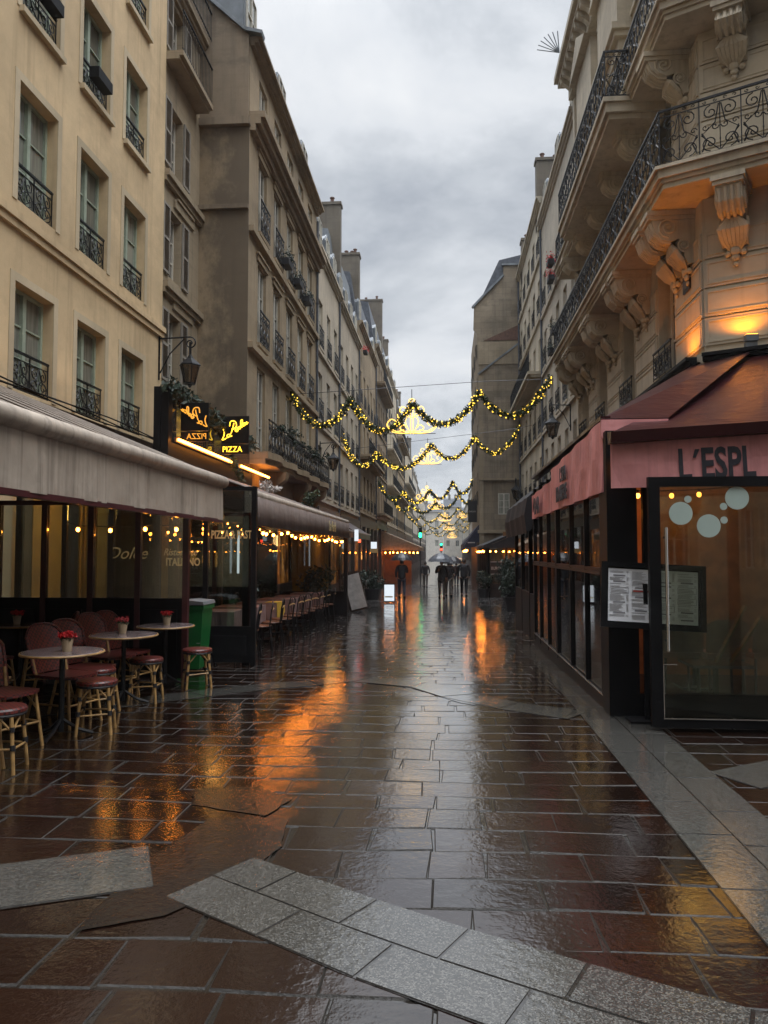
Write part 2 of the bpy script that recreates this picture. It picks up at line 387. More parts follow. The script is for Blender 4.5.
def wall_mb(W, z0, z1, holes, depth=0.25, body=5.0, u0=0.0):
    us = sorted({u0, u0+W}|{h[0] for h in holes}|{h[1] for h in holes}); zs = sorted({z0, z1}|{h[2] for h in holes}|{h[3] for h in holes})
    m = MB()
    for a, b in zip(us, us[1:]):
        for c, d in zip(zs, zs[1:]):
            cu, cz = (a+b)/2, (c+d)/2
            if any(h[0] < cu < h[1] and h[2] < cz < h[3] for h in holes): continue
            m.quad((a,0,c),(b,0,c),(b,0,d),(a,0,d))
    for a, b, c, d in holes:
        e = -depth
        m.quad((a,0,c),(a,e,c),(a,e,d),(a,0,d)); m.quad((b,0,c),(b,0,d),(b,e,d),(b,e,c))
        m.quad((a,0,d),(a,e,d),(b,e,d),(b,0,d)); m.quad((a,0,c),(b,0,c),(b,e,c),(a,e,c))
    a, b, e = u0, u0+W, -depth-0.12
    m.quad((a,0,z0),(a,0,z1),(a,e,z1),(a,e,z0)); m.quad((b,0,z0),(b,e,z0),(b,e,z1),(b,0,z1)); m.quad((a,0,z1),(b,0,z1),(b,e,z1),(a,e,z1))
    m.box(a, b, -body, e, z0, z1)
    return m
_c = {}
def cached(key, fn):
    if key not in _c: _c[key] = fn()
    return _c[key]
def win_frame(w, h, mt='white_frame', bars=2):
    def f():
        m = MB(); t = 0.055
        m.box(-w/2, -w/2+t, -0.03, 0.04, 0, h).box(w/2-t, w/2, -0.03, 0.04, 0, h).box(-w/2+t, w/2-t, -0.03, 0.04, 0, t).box(-w/2+t, w/2-t, -0.03, 0.04, h-t, h)
        m.box(-0.045, 0.045, -0.02, 0.055, t, h-t)
        for k in range(1, bars+1):
            z = t+(h-2*t)*k/(bars+1)
            m.box(-w/2+t, -0.045, -0.015, 0.025, z-0.014, z+0.014).box(0.045, w/2-t, -0.015, 0.025, z-0.014, z+0.014)
        return m.mesh('window', mt)
    return cached(('wf', w, h, mt, bars), f)
def win_pane(w, h, mt='pane'):
    return cached(('wp', w, h, mt), lambda: MB().box(-w/2+0.05, w/2-0.05, -0.012, -0.004, 0.05, h-0.05).mesh('pane', mt))
def spiral(cx, cz, r, a0, turns, dirn=1, n=14, r1=0.15):
    return [(cx+r*(1-(1-r1)*t/n)*math.cos(a0+dirn*2*PI*turns*t/n), 0, cz+r*(1-(1-r1)*t/n)*math.sin(a0+dirn*2*PI*turns*t/n)) for t in range(n+1)]
def rail_scroll(w, h, r=0.008, panel=0.42, rich=False):
    """wrought iron: rails, uprights and mirrored scrolls"""
    def f():
        m = MB()
        m.box(-w/2, w/2, -0.022, 0.022, h-0.025, h+0.008); m.box(-w/2, w/2, -0.012, 0.012, 0.03, 0.05); m.box(-w/2, w/2, -0.009, 0.009, h-0.13, h-0.115)
        n = max(1, round(w/panel)); pw = w/n
        for k in range(n+1):
            x = -w/2+k*pw; m.box(max(x-0.009, -w/2), min(x+0.009, w/2), -0.009, 0.009, 0, h-0.02)
        s = 3 if not rich else 4
        for k in range(n):
            c = -w/2+(k+0.5)*pw; a = pw*0.25; H = h-0.13
            for q in (-1, 1):
                bot = spiral(c+q*pw*0.24, 0.05+pw*0.24, pw*0.21, -PI/2 if q > 0 else -PI/2, 1.35, q, 16)
                top = spiral(c+q*pw*0.22, H-pw*0.21, pw*0.19, PI/2, 1.3, -q, 14)
                m.tube(bot, r, s); m.tube(top, r, s)
                m.tube([(c+q*pw*0.02, 0, 0.06), (c+q*pw*0.45, 0, H*0.42), (c+q*pw*0.12, 0, H*0.62), (c+q*pw*0.03, 0, H-0.02)], r, s)
                m.tube(spiral(c+q*pw*0.12, H*0.55, pw*0.10, PI if q > 0 else 0, 1.1, q, 9), r*0.9, s)
                if rich:
                    m.tube(spiral(c+q*pw*0.36, H*0.56, pw*0.09, 0, 1.1, q, 8), r*0.8, s)
                    m.tube([(c+q*pw*0.44, 0, 0.08), (c+q*pw*0.33, 0, H*0.3), (c+q*pw*0.44, 0, H*0.46)], r*1.2, s)
                    m.tube(spiral(c+q*pw*0.12, h-0.072, 0.033, 0, 1.0, q, 8), r*0.7, s)
                    m.tube(spiral(c+q*pw*0.36, h-0.072, 0.033, PI, 1.0, -q, 8), r*0.7, s)
            m.tube([(c, 0, 0.06), (c, 0, H)], r*0.8, s)
            m.ball((c, 0, H*0.28), 0.022, 6, 4, (0.6, 0.5, 1.8))
        return m.mesh('railing', 'iron')
    return cached(('rs', w, h, r, panel, rich), f)
def rail_bars(w, h, gap=0.12):
    def f():
        m = MB().box(-w/2, w/2, -0.02, 0.02, h-0.03, h).box(-w/2, w/2, -0.012, 0.012, 0.05, 0.07)
        for k in range(int(w/gap)+1):
            x = -w/2+0.01+k*(w-0.02)/int(w/gap); m.box(x-0.006, x+0.006, -0.006, 0.006, 0, h-0.02)
        return m.mesh('railing', 'iron')
    return cached(('rb', w, h, gap), f)
def add_window(F, u, z, w, h, depth=0.25, mt='white_frame', pane='pane', bars=2, rail=None, rail_out=0.05, surround=None, sill=None, shut=None):
    wd = F.inst(win_frame(w, h, mt, bars), 'window', u, -depth+0.02, z)
    inst(win_pane(w, h, pane), 'pane', wd)
    if surround:
        t = surround
        def f():
            m = MB().box(-w/2-t, -w/2, 0, 0.014, -0.02, h+t).box(w/2, w/2+t, 0, 0.014, -0.02, h+t).box(-w/2, w/2, 0, 0.014, h, h+t)
            return m.mesh('surround', 'surround')
        inst(cached(('sur', w, h, t), f), 'surround', wd, (0, depth-0.02, 0))
    if sill:
        inst(cached(('sill', w, sill), lambda: MB().box(-w/2-0.08, w/2+0.08, -0.05, 0.09, -0.1, -0.005).mesh('sill', sill)), 'sill', wd, (0, depth-0.02, 0))
    if rail: F.inst(rail, 'railing', u, rail_out, z)
    if shut:
        sw = shut
        def g():
            m = MB().box(-sw/2, -sw/2+0.05, 0, 0.045, 0, h).box(sw/2-0.05, sw/2, 0, 0.045, 0, h)
            for zz in (0, h/2-0.03, h-0.06): m.box(-sw/2+0.05, sw/2-0.05, 0, 0.04, zz, zz+0.06)
            k = 0.08
            while k < h-0.08:
                if abs(k-h/2) > 0.05: m.add([(-sw/2+0.05,0.005,k),(sw/2-0.05,0.005,k),(sw/2-0.05,0.035,k+0.035),(-sw/2+0.05,0.035,k+0.035)], [(0,1,2,3)])
                k += 0.05
            return m.mesh('shutter', 'shutter')
        me = cached(('sh', sw, h), g)
        for q in (-1, 1): F.inst(me, 'shutter', u+q*(w/2+sw/2+0.02), 0.012, z)
    return wd
def cornice_mb(u0, u1, z, out=0.35, h=0.35, steps=3):
    m = MB()
    for k in range(steps):
        o = out*(k+1)/steps; a = z+h*k/steps; m.box(u0, u1, -0.02, o, a, a+h/steps-0.002*(k < steps-1))
    return m
def dormer(F, u, z, w=1.0, h=1.5, arched=True, back=1.6, mt='zinc', out=-0.35):
    m = MB(); n = 8
    prof = [(-w/2-0.12, z), (-w/2-0.12, z+h*0.72)]
    if arched: prof += [(math.cos(PI-PI*k/n)*(w/2+0.12), z+h*0.72+math.sin(PI*k/n)*(w*0.35)) for k in range(1, n)]
    else: prof += [(0, z+h)]
    prof += [(w/2+0.12, z+h*0.72), (w/2+0.12, z)]
    m.prism([(u+a, b) for a, b in prof], out-back, out-0.02, 'y')
    # raised front frame
    fr = [(u+a*1.08, b+(0.05 if b > z+h*0.5 else 0)) for a, b in prof]
    m.prism(fr, out-0.12, out-0.06, 'y'); m.box(u-w/2-0.2, u+w/2+0.2, out-0.1, out+0.05, z-0.1, z)
    d = F.build(m, 'dormer', mt)
    g = MB().box(u-w/2+0.05, u+w/2-0.05, out-0.019, out-0.008, z+0.08, z+h*0.8); F.place(g).build('pane', 'pane', d)
    g = MB().box(u-w/2, u-w/2+0.05, out-0.018, out+0.03, z, z+h*0.8).box(u+w/2-0.05, u+w/2, out-0.018, out+0.03, z, z+h*0.8).box(u-0.03, u+0.03, out-0.007, out+0.03, z, z+h*0.8)
    for zz in (z, z+h*0.4, z+h*0.8): g.box(u-w/2+0.051, u-0.031, out-0.007, out+0.028, zz, zz+0.045).box(u+0.031, u+w/2-0.051, out-0.007, out+0.028, zz, zz+0.045)
    F.place(g).build('frame', 'white_frame', d)
def mansard(F, u0, u1, z, rise=2.4, back=1.5, mt='slate', depth=5.0, name='roof'):
    prof = [(-0.12, z), (-0.12, z+0.05), (-0.12-back, z+rise), (-depth*0.75, z+rise+0.7), (-depth, z+rise+0.5), (-depth, z)]
    m = MB(); m.prism(prof, u0, u1, 'x'); return F.build(m, name, mt)
def chimney_wall(F, u0, u1, z0, z1, o0=-1.6, o1=-0.3, pots=2, mt='chim'):
    m = MB().box(u0, u1, o0, o1, z0, z1).box(u0-0.06, u1+0.06, o0-0.06, o1+0.06, z1, z1+0.14)
    c = F.build(m, 'chimney', mt)
    for k in range(pots):
        o = o0+(k+0.5)*(o1-o0)/pots; w = F.W((u0+u1)/2, o, z1+0.14)
        hh = 0.2+0.2*((k*7) % 3)/2
        MB().lathe([(0.10, 0), (0.09, hh), (0.13, hh), (0.13, hh+0.04), (0.02, hh+0.1)], w, 8).build('chimney_pot', 'terracotta', c)
def drainpipe(F, u, z0, z1, out=0.07):
    m = MB().tube([(u, out, z0), (u, out, z1)], 0.05, 8)
    k = z0+1
    while k < z1: m.box(u-0.065, u+0.065, 0.005, out+0.06, k, k+0.04); k += 2.4
    F.build(m, 'drainpipe', 'slate')

def side_facade(root, side, X, Y0, Y1):
    return Facade(root, (X, Y1), (1, 0)) if side == 'L' else Facade(root, (X, Y0), (-1, 0))
def simple_building(label, side, X, Y0, Y1, H, wall, floors, ncol, ww=0.95, wh=1.9, z_first=4.2, fh=3.1, roof='mansard', roofmt='slate',
                    frame='white_frame', railkind='scroll', ledges=True, balcony_rows=(), body=7.0, cat='building', shop='darkwood', lit=0.5, rise=2.4, dorm=True, group=None, jit=0.0, chim=None, pipe=True, surround=None):
    b = thing('building', label, cat, (X, (Y0+Y1)/2, gz((Y0+Y1)/2)), group)
    F = side_facade(b, side, X, Y0, Y1); W = Y1-Y0
    cols = [W*(k+0.5)/ncol for k in range(ncol)]
    rows = [(z_first+fh*i, wh-(0.25 if i >= floors-1 else 0)) for i in range(floors) if z_first+fh*i+wh < H-0.2]
    holes = [(u-ww/2, u+ww/2, z, z+h) for z, h in rows for u in cols]
    F.build(wall_mb(W, -2.0, H, holes, 0.15, body), 'wall', wall)
    for i, (z, h) in enumerate(rows):
        for u in cols:
            bal = i in balcony_rows
            rl = None if bal else (rail_scroll(round(ww+0.1, 2), 0.85, 0.009) if railkind == 'scroll' else rail_bars(round(ww+0.1, 2), 0.85))
            add_window(F, u, z, ww, h, 0.15, frame, 'pane', 2, rl, 0.06, surround, None if bal else wall)
        if i in balcony_rows:
            F.build(MB().box(0.15, W-0.15, -0.01, 0.7, z-0.16, z-0.01).box(0.2, W-0.2, -0.01, 0.55, z-0.28, z-0.162), 'balcony', wall)
            F.inst(rail_bars(round(W-0.4, 2), 0.95), 'railing', W/2, 0.62, z)
        elif ledges:
            F.build(MB().box(0.02, W-0.02, -0.01, 0.10, z-0.32, z-0.2), 'ledge', wall)
    F.build(cornice_mb(0.0, W, H-0.3, 0.24, 0.32), 'cornice', wall)
    if roof == 'mansard':
        mansard(F, 0.02, W-0.02, H+0.02, rise, 0.45, roofmt, body)
        if dorm:
            for u in cols[::1 if ncol < 5 else 2]: dormer(F, u, H+0.25, 0.85, 1.5, random.random() < 0.5, 1.4, 'zinc', -0.05)
    if chim:
        for (u0, u1, z1, o0, o1) in chim: chimney_wall(F, u0, u1, H-1, z1, o0, o1)
    if pipe: drainpipe(F, 0.12 if side == 'L' else W-0.12, 3.4, H-0.3)
    # shopfront: stall riser, glazing bars, fascia board
    n = max(1, int(W/2.6)); zb = gz(Y0)-0.05 if side == 'R' else gz(Y1)-0.1
    zt = z_first-0.55
    s = F.build(MB().box(0.1, W-0.1, 0.003, 0.12, zt-0.55, zt).box(0.1, W-0.1, 0.003, 0.10, zb-1, zb+0.75), 'shopfront', shop)
    for k in range(n):
        a = 0.2+(W-0.4)*k/n; c = 0.2+(W-0.4)*(k+1)/n
        F.place(MB().box(a+0.1, c-0.1, 0.003, 0.03, zb+0.76, zt-0.56)).build('shop_window', 'pane_warm' if random.random() < lit else 'pane_dark', s)
    for k in range(n+1):
        a = 0.2+(W-0.4)*k/n; F.place(MB().box(a-0.09, a+0.09, 0.003, 0.14, zb-1, zt-0.556)).build('pilaster', shop, s)
    return b, F

def lamp(name, typ, loc, energy, color, rot=(0,0,0), size=0.1, spot=None, blend=0.5):
    d = bpy.data.lights.new(name, typ); d.energy = energy; d.color = color
    if typ in ('POINT', 'SPOT'): d.shadow_soft_size = size
    if typ == 'SPOT': d.spot_size = spot; d.spot_blend = blend
    o = bpy.data.objects.new(name, d); COL.objects.link(o); o.location = loc; o.rotation_euler = rot; return o
# ================================================================== GROUND
def strip_sheet(x0, x1, ys, dz, name, mt, kind='structure'):
    m = MB()
    for a, b in zip(ys, ys[1:]): m.quad((x0,a,gz(a)+dz),(x1,a,gz(a)+dz),(x1,b,gz(b)+dz),(x0,b,gz(b)+dz))
    return tag(m.build(name, mt), kind=kind)
strip_sheet(-70, 70, [-40, 8, 60, 330], -0.006, 'ground', 'bed')
def in_poly(x, y, P):
    c = False
    for i in range(len(P)):
        (x1, y1), (x2, y2) = P[i], P[i-1]
        if (y1 > y) != (y2 > y) and x < (x2-x1)*(y-y1)/(y2-y1)+x1: c = not c
    return c
def paving():
    m = MB(); tones = []; y = -1.0
    while y < 60:
        d = random.uniform(0.25, 0.34) if y > 4.5 else random.uniform(0.30, 0.38)
        x = -6.9+random.uniform(0, 0.4)
        while x < 4.9:
            w = random.uniform(0.36, 0.60) if random.random() < 0.8 else random.uniform(0.26, 0.4)
            g = random.uniform(0.003, 0.008); e = 0.006; t = random.uniform(0.0008, 0.0028)
            j = [random.uniform(-0.013, 0.013) for _ in range(8)]
            x0, x1, y0, y1 = x+g, x+w-g, y+g, y+d-g
            o = [(x0+j[0], y0+j[1]), (x1+j[2], y0+j[3]), (x1+j[4], y1+j[5]), (x0+j[6], y1+j[7])]
            h = [random.gauss(0, 0.0010) for _ in range(4)]; up = random.gauss(0, 0.0010)
            i = [(o[0][0]+e, o[0][1]+e), (o[1][0]-e, o[1][1]+e), (o[2][0]-e, o[2][1]-e), (o[3][0]+e, o[3][1]-e)]
            wob = lambda a, b: b+0.035*math.sin(0.8*a+1.3*math.sin(b*0.9))+0.014*math.sin(3.1*a+b*1.7)
            o = [(a, wob(a, b)) for a, b in o]; i = [(a, wob(a, b)) for a, b in i]
            vs = [(a, b, gz(b)-t-0.004) for a, b in o]+[(a, b, gz(b)+h[k]+up) for k, (a, b) in enumerate(i)]
            m.add(vs, [(4,5,6,7),(0,1,5,4),(1,2,6,5),(2,3,7,6),(3,0,4,7)]); tones += [random.random()]*5
            x += w
        y += d
    me = m.mesh('paving', 'slab'); me.materials.append(M['joint']); me.polygons.foreach_set('material_index', [0 if k % 5 == 0 else 1 for k in range(len(me.polygons))])
    at = me.attributes.new('tone', 'FLOAT', 'FACE'); at.data.foreach_set('value', tones)
    return tag(inst(me, 'paving'), kind='structure')
paving()
def clipband(centre, half_w, rows, tile, name, jitter=0.0):
    """a band of granite flags following a polyline; rows side by side"""
    m = MB(); tones = []
    pts = [Vector((a, b)) for a, b in centre]
    # resample
    L = [0]
    for a, b in zip(pts, pts[1:]): L.append(L[-1]+(b-a).length)
    def at(t):
        t = max(0, min(L[-1], t))
        for k in range(len(pts)-1):
            if t <= L[k+1]+1e-9:
                f = (t-L[k])/(L[k+1]-L[k]); return pts[k].lerp(pts[k+1], f)
    def nrm(t):
        d = (at(min(t+0.02, L[-1]))-at(max(t-0.02, 0))).normalized(); return Vector((-d.y, d.x))
    rw = 2*half_w/rows
    for r in range(rows):
        t = 0.0; first = True
        while t < L[-1]-0.02:
            w = tile*random.uniform(0.85, 1.15)*(0.5 if (first and r % 2) else 1); first = False
            e = min(t+w, L[-1]); g = 0.003
            a0, a1 = -half_w+r*rw+g, -half_w+(r+1)*rw-g
            P = []
            for (tt, aa) in ((t+g, a0), (e-g, a0), (e-g, a1), (t+g, a1)):
                q = at(tt)+nrm(tt)*aa; P.append(q)
            up = random.gauss(0, 0.0006)
            vs = [(q.x, q.y, gz(q.y)-0.004) for q in P]; c = sum(P, Vector((0, 0)))/4
            vs += [(q.x+(c.x-q.x)*0.02, q.y+(c.y-q.y)*0.02, gz(q.y)+0.0065+up+random.gauss(0, 0.0003)) for q in P]
            m.add(vs, [(4,5,6,7),(0,1,5,4),(1,2,6,5),(2,3,7,6),(3,0,4,7)]); tones += [random.random()]*5
            t = e
    me = m.mesh(name, 'granite'); me.materials.append(M['joint']); me.polygons.foreach_set('material_index', [0 if k % 5 == 0 else 1 for k in range(len(me.polygons))]); atb = me.attributes.new('tone', 'FLOAT', 'FACE'); atb.data.foreach_set('value', tones)
    o = tag(inst(me, name), kind='structure')
    # the joint bed below the flags
    b = MB(); n = 40
    for k in range(n):
        t0, t1 = L[-1]*k/n, L[-1]*(k+1)/n
        P = [at(t0)-nrm(t0)*half_w, at(t1)-nrm(t1)*half_w, at(t1)+nrm(t1)*half_w, at(t0)+nrm(t0)*half_w]
        b.quad(*[(q.x, q.y, gz(q.y)+0.0035) for q in P])
    tag(b.build(name+'_bed', 'bed'), kind='structure')
    return o
clipband([(1.60, -1.0), (1.60, 3.0), (1.62, 8.0), (1.62, 14.2)], 0.31, 2, 0.62, 'granite_border')
clipband([(-1.16, 3.76), (-0.25, 3.19), (0.24, 2.93), (0.9, 2.6), (1.7, 2.25)], 0.285, 2, 0.58, 'granite_channel')
clipband([(-3.6, 3.02), (-2.15, 3.56), (-1.50, 3.86)], 0.27, 1, 1.5, 'granite_channel')
clipband([(-4.6, 7.0), (-3.4, 7.9), (-2.2, 9.1), (-1.1, 9.8), (-0.3, 9.4), (0.35, 8.3), (1.28, 7.66)], 0.22, 1, 0.8, 'granite_cross_band')
clipband([(2.0, 5.6), (3.2, 6.35), (5.0, 7.2)], 0.22, 1, 0.8, 'granite_cross_band')
def patch(P, name):
    c = (sum(p[0] for p in P)/len(P), sum(p[1] for p in P)/len(P)); Q = []
    for k, p in enumerate(P):
        q = P[(k+1) % len(P)]
        for s in range(5):
            t = s/5; w = 0.02*(random.random()-0.5)
            Q.append((p[0]+(q[0]-p[0])*t+w, p[1]+(q[1]-p[1])*t+w))
    n = len(Q); m = MB()
    vs = [(x, y, gz(y)+0.0048) for x, y in Q]+[(c[0]+(x-c[0])*0.95, c[1]+(y-c[1])*0.95, gz(y)+0.0055) for x, y in Q]+[(c[0], c[1], gz(c[1])+0.0065)]
    m.add(vs, [(k, (k+1) % n, n+(k+1) % n, n+k) for k in range(n)]+[(n+k, n+(k+1) % n, 2*n) for k in range(n)])
    me = m.mesh(name, 'asphalt'); me.materials.append(M['joint']); me.polygons.foreach_set('material_index', [0]*(2*n))
    tag(inst(me, name), kind='structure')
patch([(-1.56, 3.18), (-1.24, 3.34), (-1.0, 3.72), (-0.9, 4.15), (-0.95, 4.6), (-1.42, 4.55), (-1.52, 4.1), (-1.58, 3.7)], 'asphalt_patch')
patch([(-1.62, 4.78), (-1.1, 4.62), (-1.0, 4.95), (-1.3, 5.2), (-1.7, 5.1)], 'asphalt_patch')

# ================================================================== LEFT BUILDINGS
# --- A cream rendered house with the awning
A = thing('building', 'cream rendered house with green windows, nearest on the left above the grey awning', 'building', (-6.5, 9, 0))
F = Facade(A, (-6.5, 16.8), (1, 0)); W = 16.8+2
AC = [(6.9, 7.95), (8.85, 9.95), (10.83, 11.98), (12.78, 13.9), (14.62, 15.72)]
AR = [(4.07, 5.72), (6.98, 8.86), (10.0, 11.78), (12.95, 14.6)]
holes = [(16.8-b, 16.8-a, z0, z1) for a, b in AC for z0, z1 in AR]
F.build(wall_mb(W, -1.0, 17.6, holes, 0.24, 8), 'wall', 'cream')
for a, b in AC:
    for i, (z0, z1) in enumerate(AR):
        w = round(b-a, 2); h = round(z1-z0, 2)
        add_window(F, 16.8-(a+b)/2, z0, w, h, 0.24, 'green_frame', 'pane', 2, rail_scroll(round(w-0.04, 2), 0.62, 0.010, 0.5), -0.06, 0.13, 'surround' if i > 1 else None)
F.build(MB().box(0, W, -0.01, 0.10, 6.62, 6.74).box(0, W, -0.01, 0.06, 6.5, 6.618), 'string_course', 'cream')
F.build(cornice_mb(0, W, 17.3, 0.5, 0.4), 'cornice', 'cream')
F.build(MB().box(0.05, W, 0.004, 0.10, 3.62, 3.98).box(0.05, W, 0.004, 0.07, 2.9, 3.618), 'shop_fascia', 'darkwood')
mansard(F, 0.05, W-0.1, 17.75)
# cable run and thin pipe along the fascia
m = MB()
for k in range(3):
    m.tube([(u, 0.14+0.02*k, 4.03+0.035*k+0.03*math.sin(u*1.3+k*2)) for u in [x*0.5 for x in range(0, 30)]], 0.014, 5)
tag(F.build(m, 'cable_run', 'black'), None)
F.build(MB().box(16.8-13.55, 16.8-12.98, 0.03, 0.22, 10.28, 10.48), 'window_box', 'black')
F.build(MB().box(16.8-11.7, 16.8-11.15, 0.03, 0.22, 10.45, 10.65), 'window_box', 'black')

# --- B narrow shuttered house
B = thing('building', 'narrow grey stone house with closed shutters behind the bracket lantern', 'building', (-6.55, 18, 0))
F = Facade(B, (-6.55, 19.44), (1, 0)); W = 19.44-16.81
BR = [(5.6, 7.3), (8.15, 9.8), (10.75, 12.35), (13.55, 14.9)]
holes = [(19.44-18.1, 19.44-17.25, z0, z1) for z0, z1 in BR]
F.build(wall_mb(W, -1.0, 15.3, holes, 0.25, 5), 'wall', 'grey_lime')
for i, (z0, z1) in enumerate(BR):
    add_window(F, 19.44-17.675, z0, 0.85, round(z1-z0, 2), 0.25, 'white_frame', 'pane_dark', 2, None, 0, None, None, 0.42 if i < 3 else 0.40)
for z in (7.75, 10.4): F.build(MB().box(0, W, -0.01, 0.17, z, z+0.14).box(0, W, -0.01, 0.10, z-0.12, z-0.002), 'ledge', 'grey_lime')
for z0 in (7.45, 9.95): F.build(MB().box(0.5, 1.9, 0.003, 0.05, z0, z0+0.2).box(0.6, 1.8, 0.003, 0.09, z0+0.202, z0+0.26), 'panel_mould', 'grey_lime')
F.build(MB().box(0.35, W, -0.01, 0.46, 13.26, 13.38).box(0.35, W, -0.01, 0.36, 13.18, 13.258), 'balcony', 'grey_lime')
F.inst(rail_bars(2.25, 1.0, 0.11), 'railing', W/2+0.17, 0.43, 13.38)
F.build(cornice_mb(0, W, 15.0, 0.25, 0.32), 'cornice', 'grey_lime'); mansard(F, 0.02, W-0.02, 15.33, 2.0, 1.6, 'slate', 5)
F.inst(rail_bars(2.5, 0.8, 0.11), 'railing', W/2, 0.3, 15.33)

# --- C tall brown house with the blank gable
C = thing('building', 'tall brown house with blank stained gable, plant balcony and arched zinc dormers', 'building', (-5.2, 25, gz(25)))
F = Facade(C, (-5.2, 30.0), (1, 0)); W = 30-19.45; YC = lambda y: 30-y
CC = [20.95, 22.85, 24.75, 26.65, 28.5]
CR = [(4.3, 6.75), (7.4, 9.65), (10.55, 12.6), (13.75, 14.95)]
holes = [(YC(c)-0.48, YC(c)+0.48, z0, z1) for c in CC for z0, z1 in CR]
F.build(wall_mb(W, -2.0, 15.4, holes, 0.14, 9), 'wall', 'tan_wall')
for i, (z0, z1) in enumerate(CR):
    for c in CC:
        rl = rail_scroll(1.06, 0.9, 0.010, 0.36) if i in (1, 2) else None
        add_window(F, YC(c), z0, 0.96, round(z1-z0, 2), 0.14, 'white_frame', 'pane', 2 if i < 3 else 1, rl, 0.10, None, 'tan_wall' if i else None)
        if i in (1, 2): F.build(MB().box(YC(c)-0.62, YC(c)+0.62, 0.003, 0.05, z1+0.05, z1+0.2).box(YC(c)-0.7, YC(c)+0.7, 0.003, 0.09, z1+0.202, z1+0.25), 'window_hood', 'tan_wall')
for z in (7.0, 10.15): F.build(MB().box(0.0, W, -0.01, 0.14, z, z+0.16), 'ledge', 'tan_wall')
F.build(MB().box(0.0, W, -0.01, 0.42, 13.25, 13.42).box(0.0, W, -0.01, 0.3, 13.08, 13.248).box(0, W, -0.01, 0.16, 12.9, 13.078), 'cornice', 'brown_wall')
F.build(cornice_mb(0, W, 15.25, 0.32, 0.25), 'cornice', 'brown_wall')
mansard(F, 0.25, W-0.3, 15.52, 1.9, 1.7, 'slate', 9)
# gable: upper slab a little proud, ledges, zinc coping that follows the roof
gb = MB()
gb.prism([(-5.22, 13.2), (-5.22, 15.5), (-5.5, 15.75), (-6.2, 16.4), (-7.4, 17.4), (-8.2, 18.1), (-14, 18.4), (-14, 13.2)], 19.36, 19.449, 'y')
gb.prism([(-5.16, 13.0), (-5.16, 13.2), (-14, 13.2), (-14, 13.0)], 19.28, 19.449, 'y')
gb.prism([(-5.2, 10.72), (-5.2, 10.84), (-14, 10.84), (-14, 10.72)], 19.32, 19.449, 'y')
gl = MB().box(-14, -5.2, 19.43, 19.449, 10.845, 12.99).box(-14, -5.2, 19.43, 19.449, 3.0, 10.715)
gb.build('gable', 'gable', C)
def stained():
    m = wallmat('stained_gable_low', (0.34, 0.26, 0.165), 0.5, 0.15, 0.5, (0.09, 0.07, 0.05), 0.4); nt = m.node_tree; b = nt.nodes['Principled BSDF']
    src = b.inputs['Base Color'].links[0].from_socket
    g = nt.nodes.new('ShaderNodeNewGeometry'); sx = nt.nodes.new('ShaderNodeSeparateXYZ'); nt.links.new(g.outputs['Position'], sx.inputs[0])
    f = mth(nt, 'MULTIPLY_ADD', sx.outputs[0], 1.0, 6.55)
    f = mth(nt, 'ADD', f, mth(nt, 'MULTIPLY_ADD', noise(nt, pos(nt, (1, 1, 0.7)), 1.5, 7, 0.7), 3.2, -1.45))
    nt.links.new(mixc(nt, mth(nt, 'MULTIPLY', ramp(nt, f, [(0.25, 0.0), (0.9, 1.0)]), 0.72), src, (0.075, 0.058, 0.042)), b.inputs['Base Color'])
    return m
M['gable_low'] = stained()
gl.build('gable', 'gable_low', C)
cp = MB(); P = [(-4.85, 15.5), (-5.3, 15.62), (-5.5, 15.8), (-6.2, 16.45), (-7.4, 17.45), (-8.2, 18.15)]
for a, b in zip(P, P[1:]): cp.beam((a[0], 19.45, a[1]), (b[0], 19.45, b[1]), 0.34, 0.09)
cp.build('coping', 'zinc', C)
for y in (20.2, 24.2, 28.3): dormer(F, YC(y), 15.75, 1.0, 1.75, True, 1.6, 'zinc', -0.18)
chimney_wall(F, 0.2, 0.8, 14.5, 18.6, -3.0, -1.2, 3)
# balcony with scalloped front on big corbels
m = MB()
pts = [(0.1, 0)]
for k in range(0, 41):
    u = 0.1+(W-0.2)*k/40; pts.append((u, 0.55+0.14*math.sin(u/(W)*PI*5)**2))
pts.append((W-0.1, 0))
m.prism(pts, 4.06, 4.24, 'z'); m.prism([(u, o*0.86) for u, o in pts], 3.92, 4.058, 'z')
F.build(m, 'balcony', 'tan_wall')
for y in (21.9, 25.7, 28.9): F.build(MB().prism([(0.001, 3.0), (0.001, 3.91), (0.6, 3.91), (0.55, 3.7), (0.28, 3.5), (0.15, 3.1)], YC(y)-0.2, YC(y)+0.2, 'x'), 'corbel', 'tan_wall')
F.inst(rail_scroll(round(W-0.3, 2), 0.85, 0.010, 0.4), 'railing', W/2, 0.56, 4.25)
F.build(MB().box(0.1, W-0.1, 0.003, 0.12, 2.9, 3.35).box(0.1, W-0.1, 0.003, 0.08, -1.5, 0.6), 'shopfront', 'darkwood')
for k in range(4): F.build(MB().box(0.4+k*2.5, 2.5+k*2.5, 0.002, 0.05, 0.62, 2.88), 'shop_window', 'pane_warm' if k in (0, 2) else 'pane_dark')
drainpipe(F, 0.12, 3.4, 15.0)

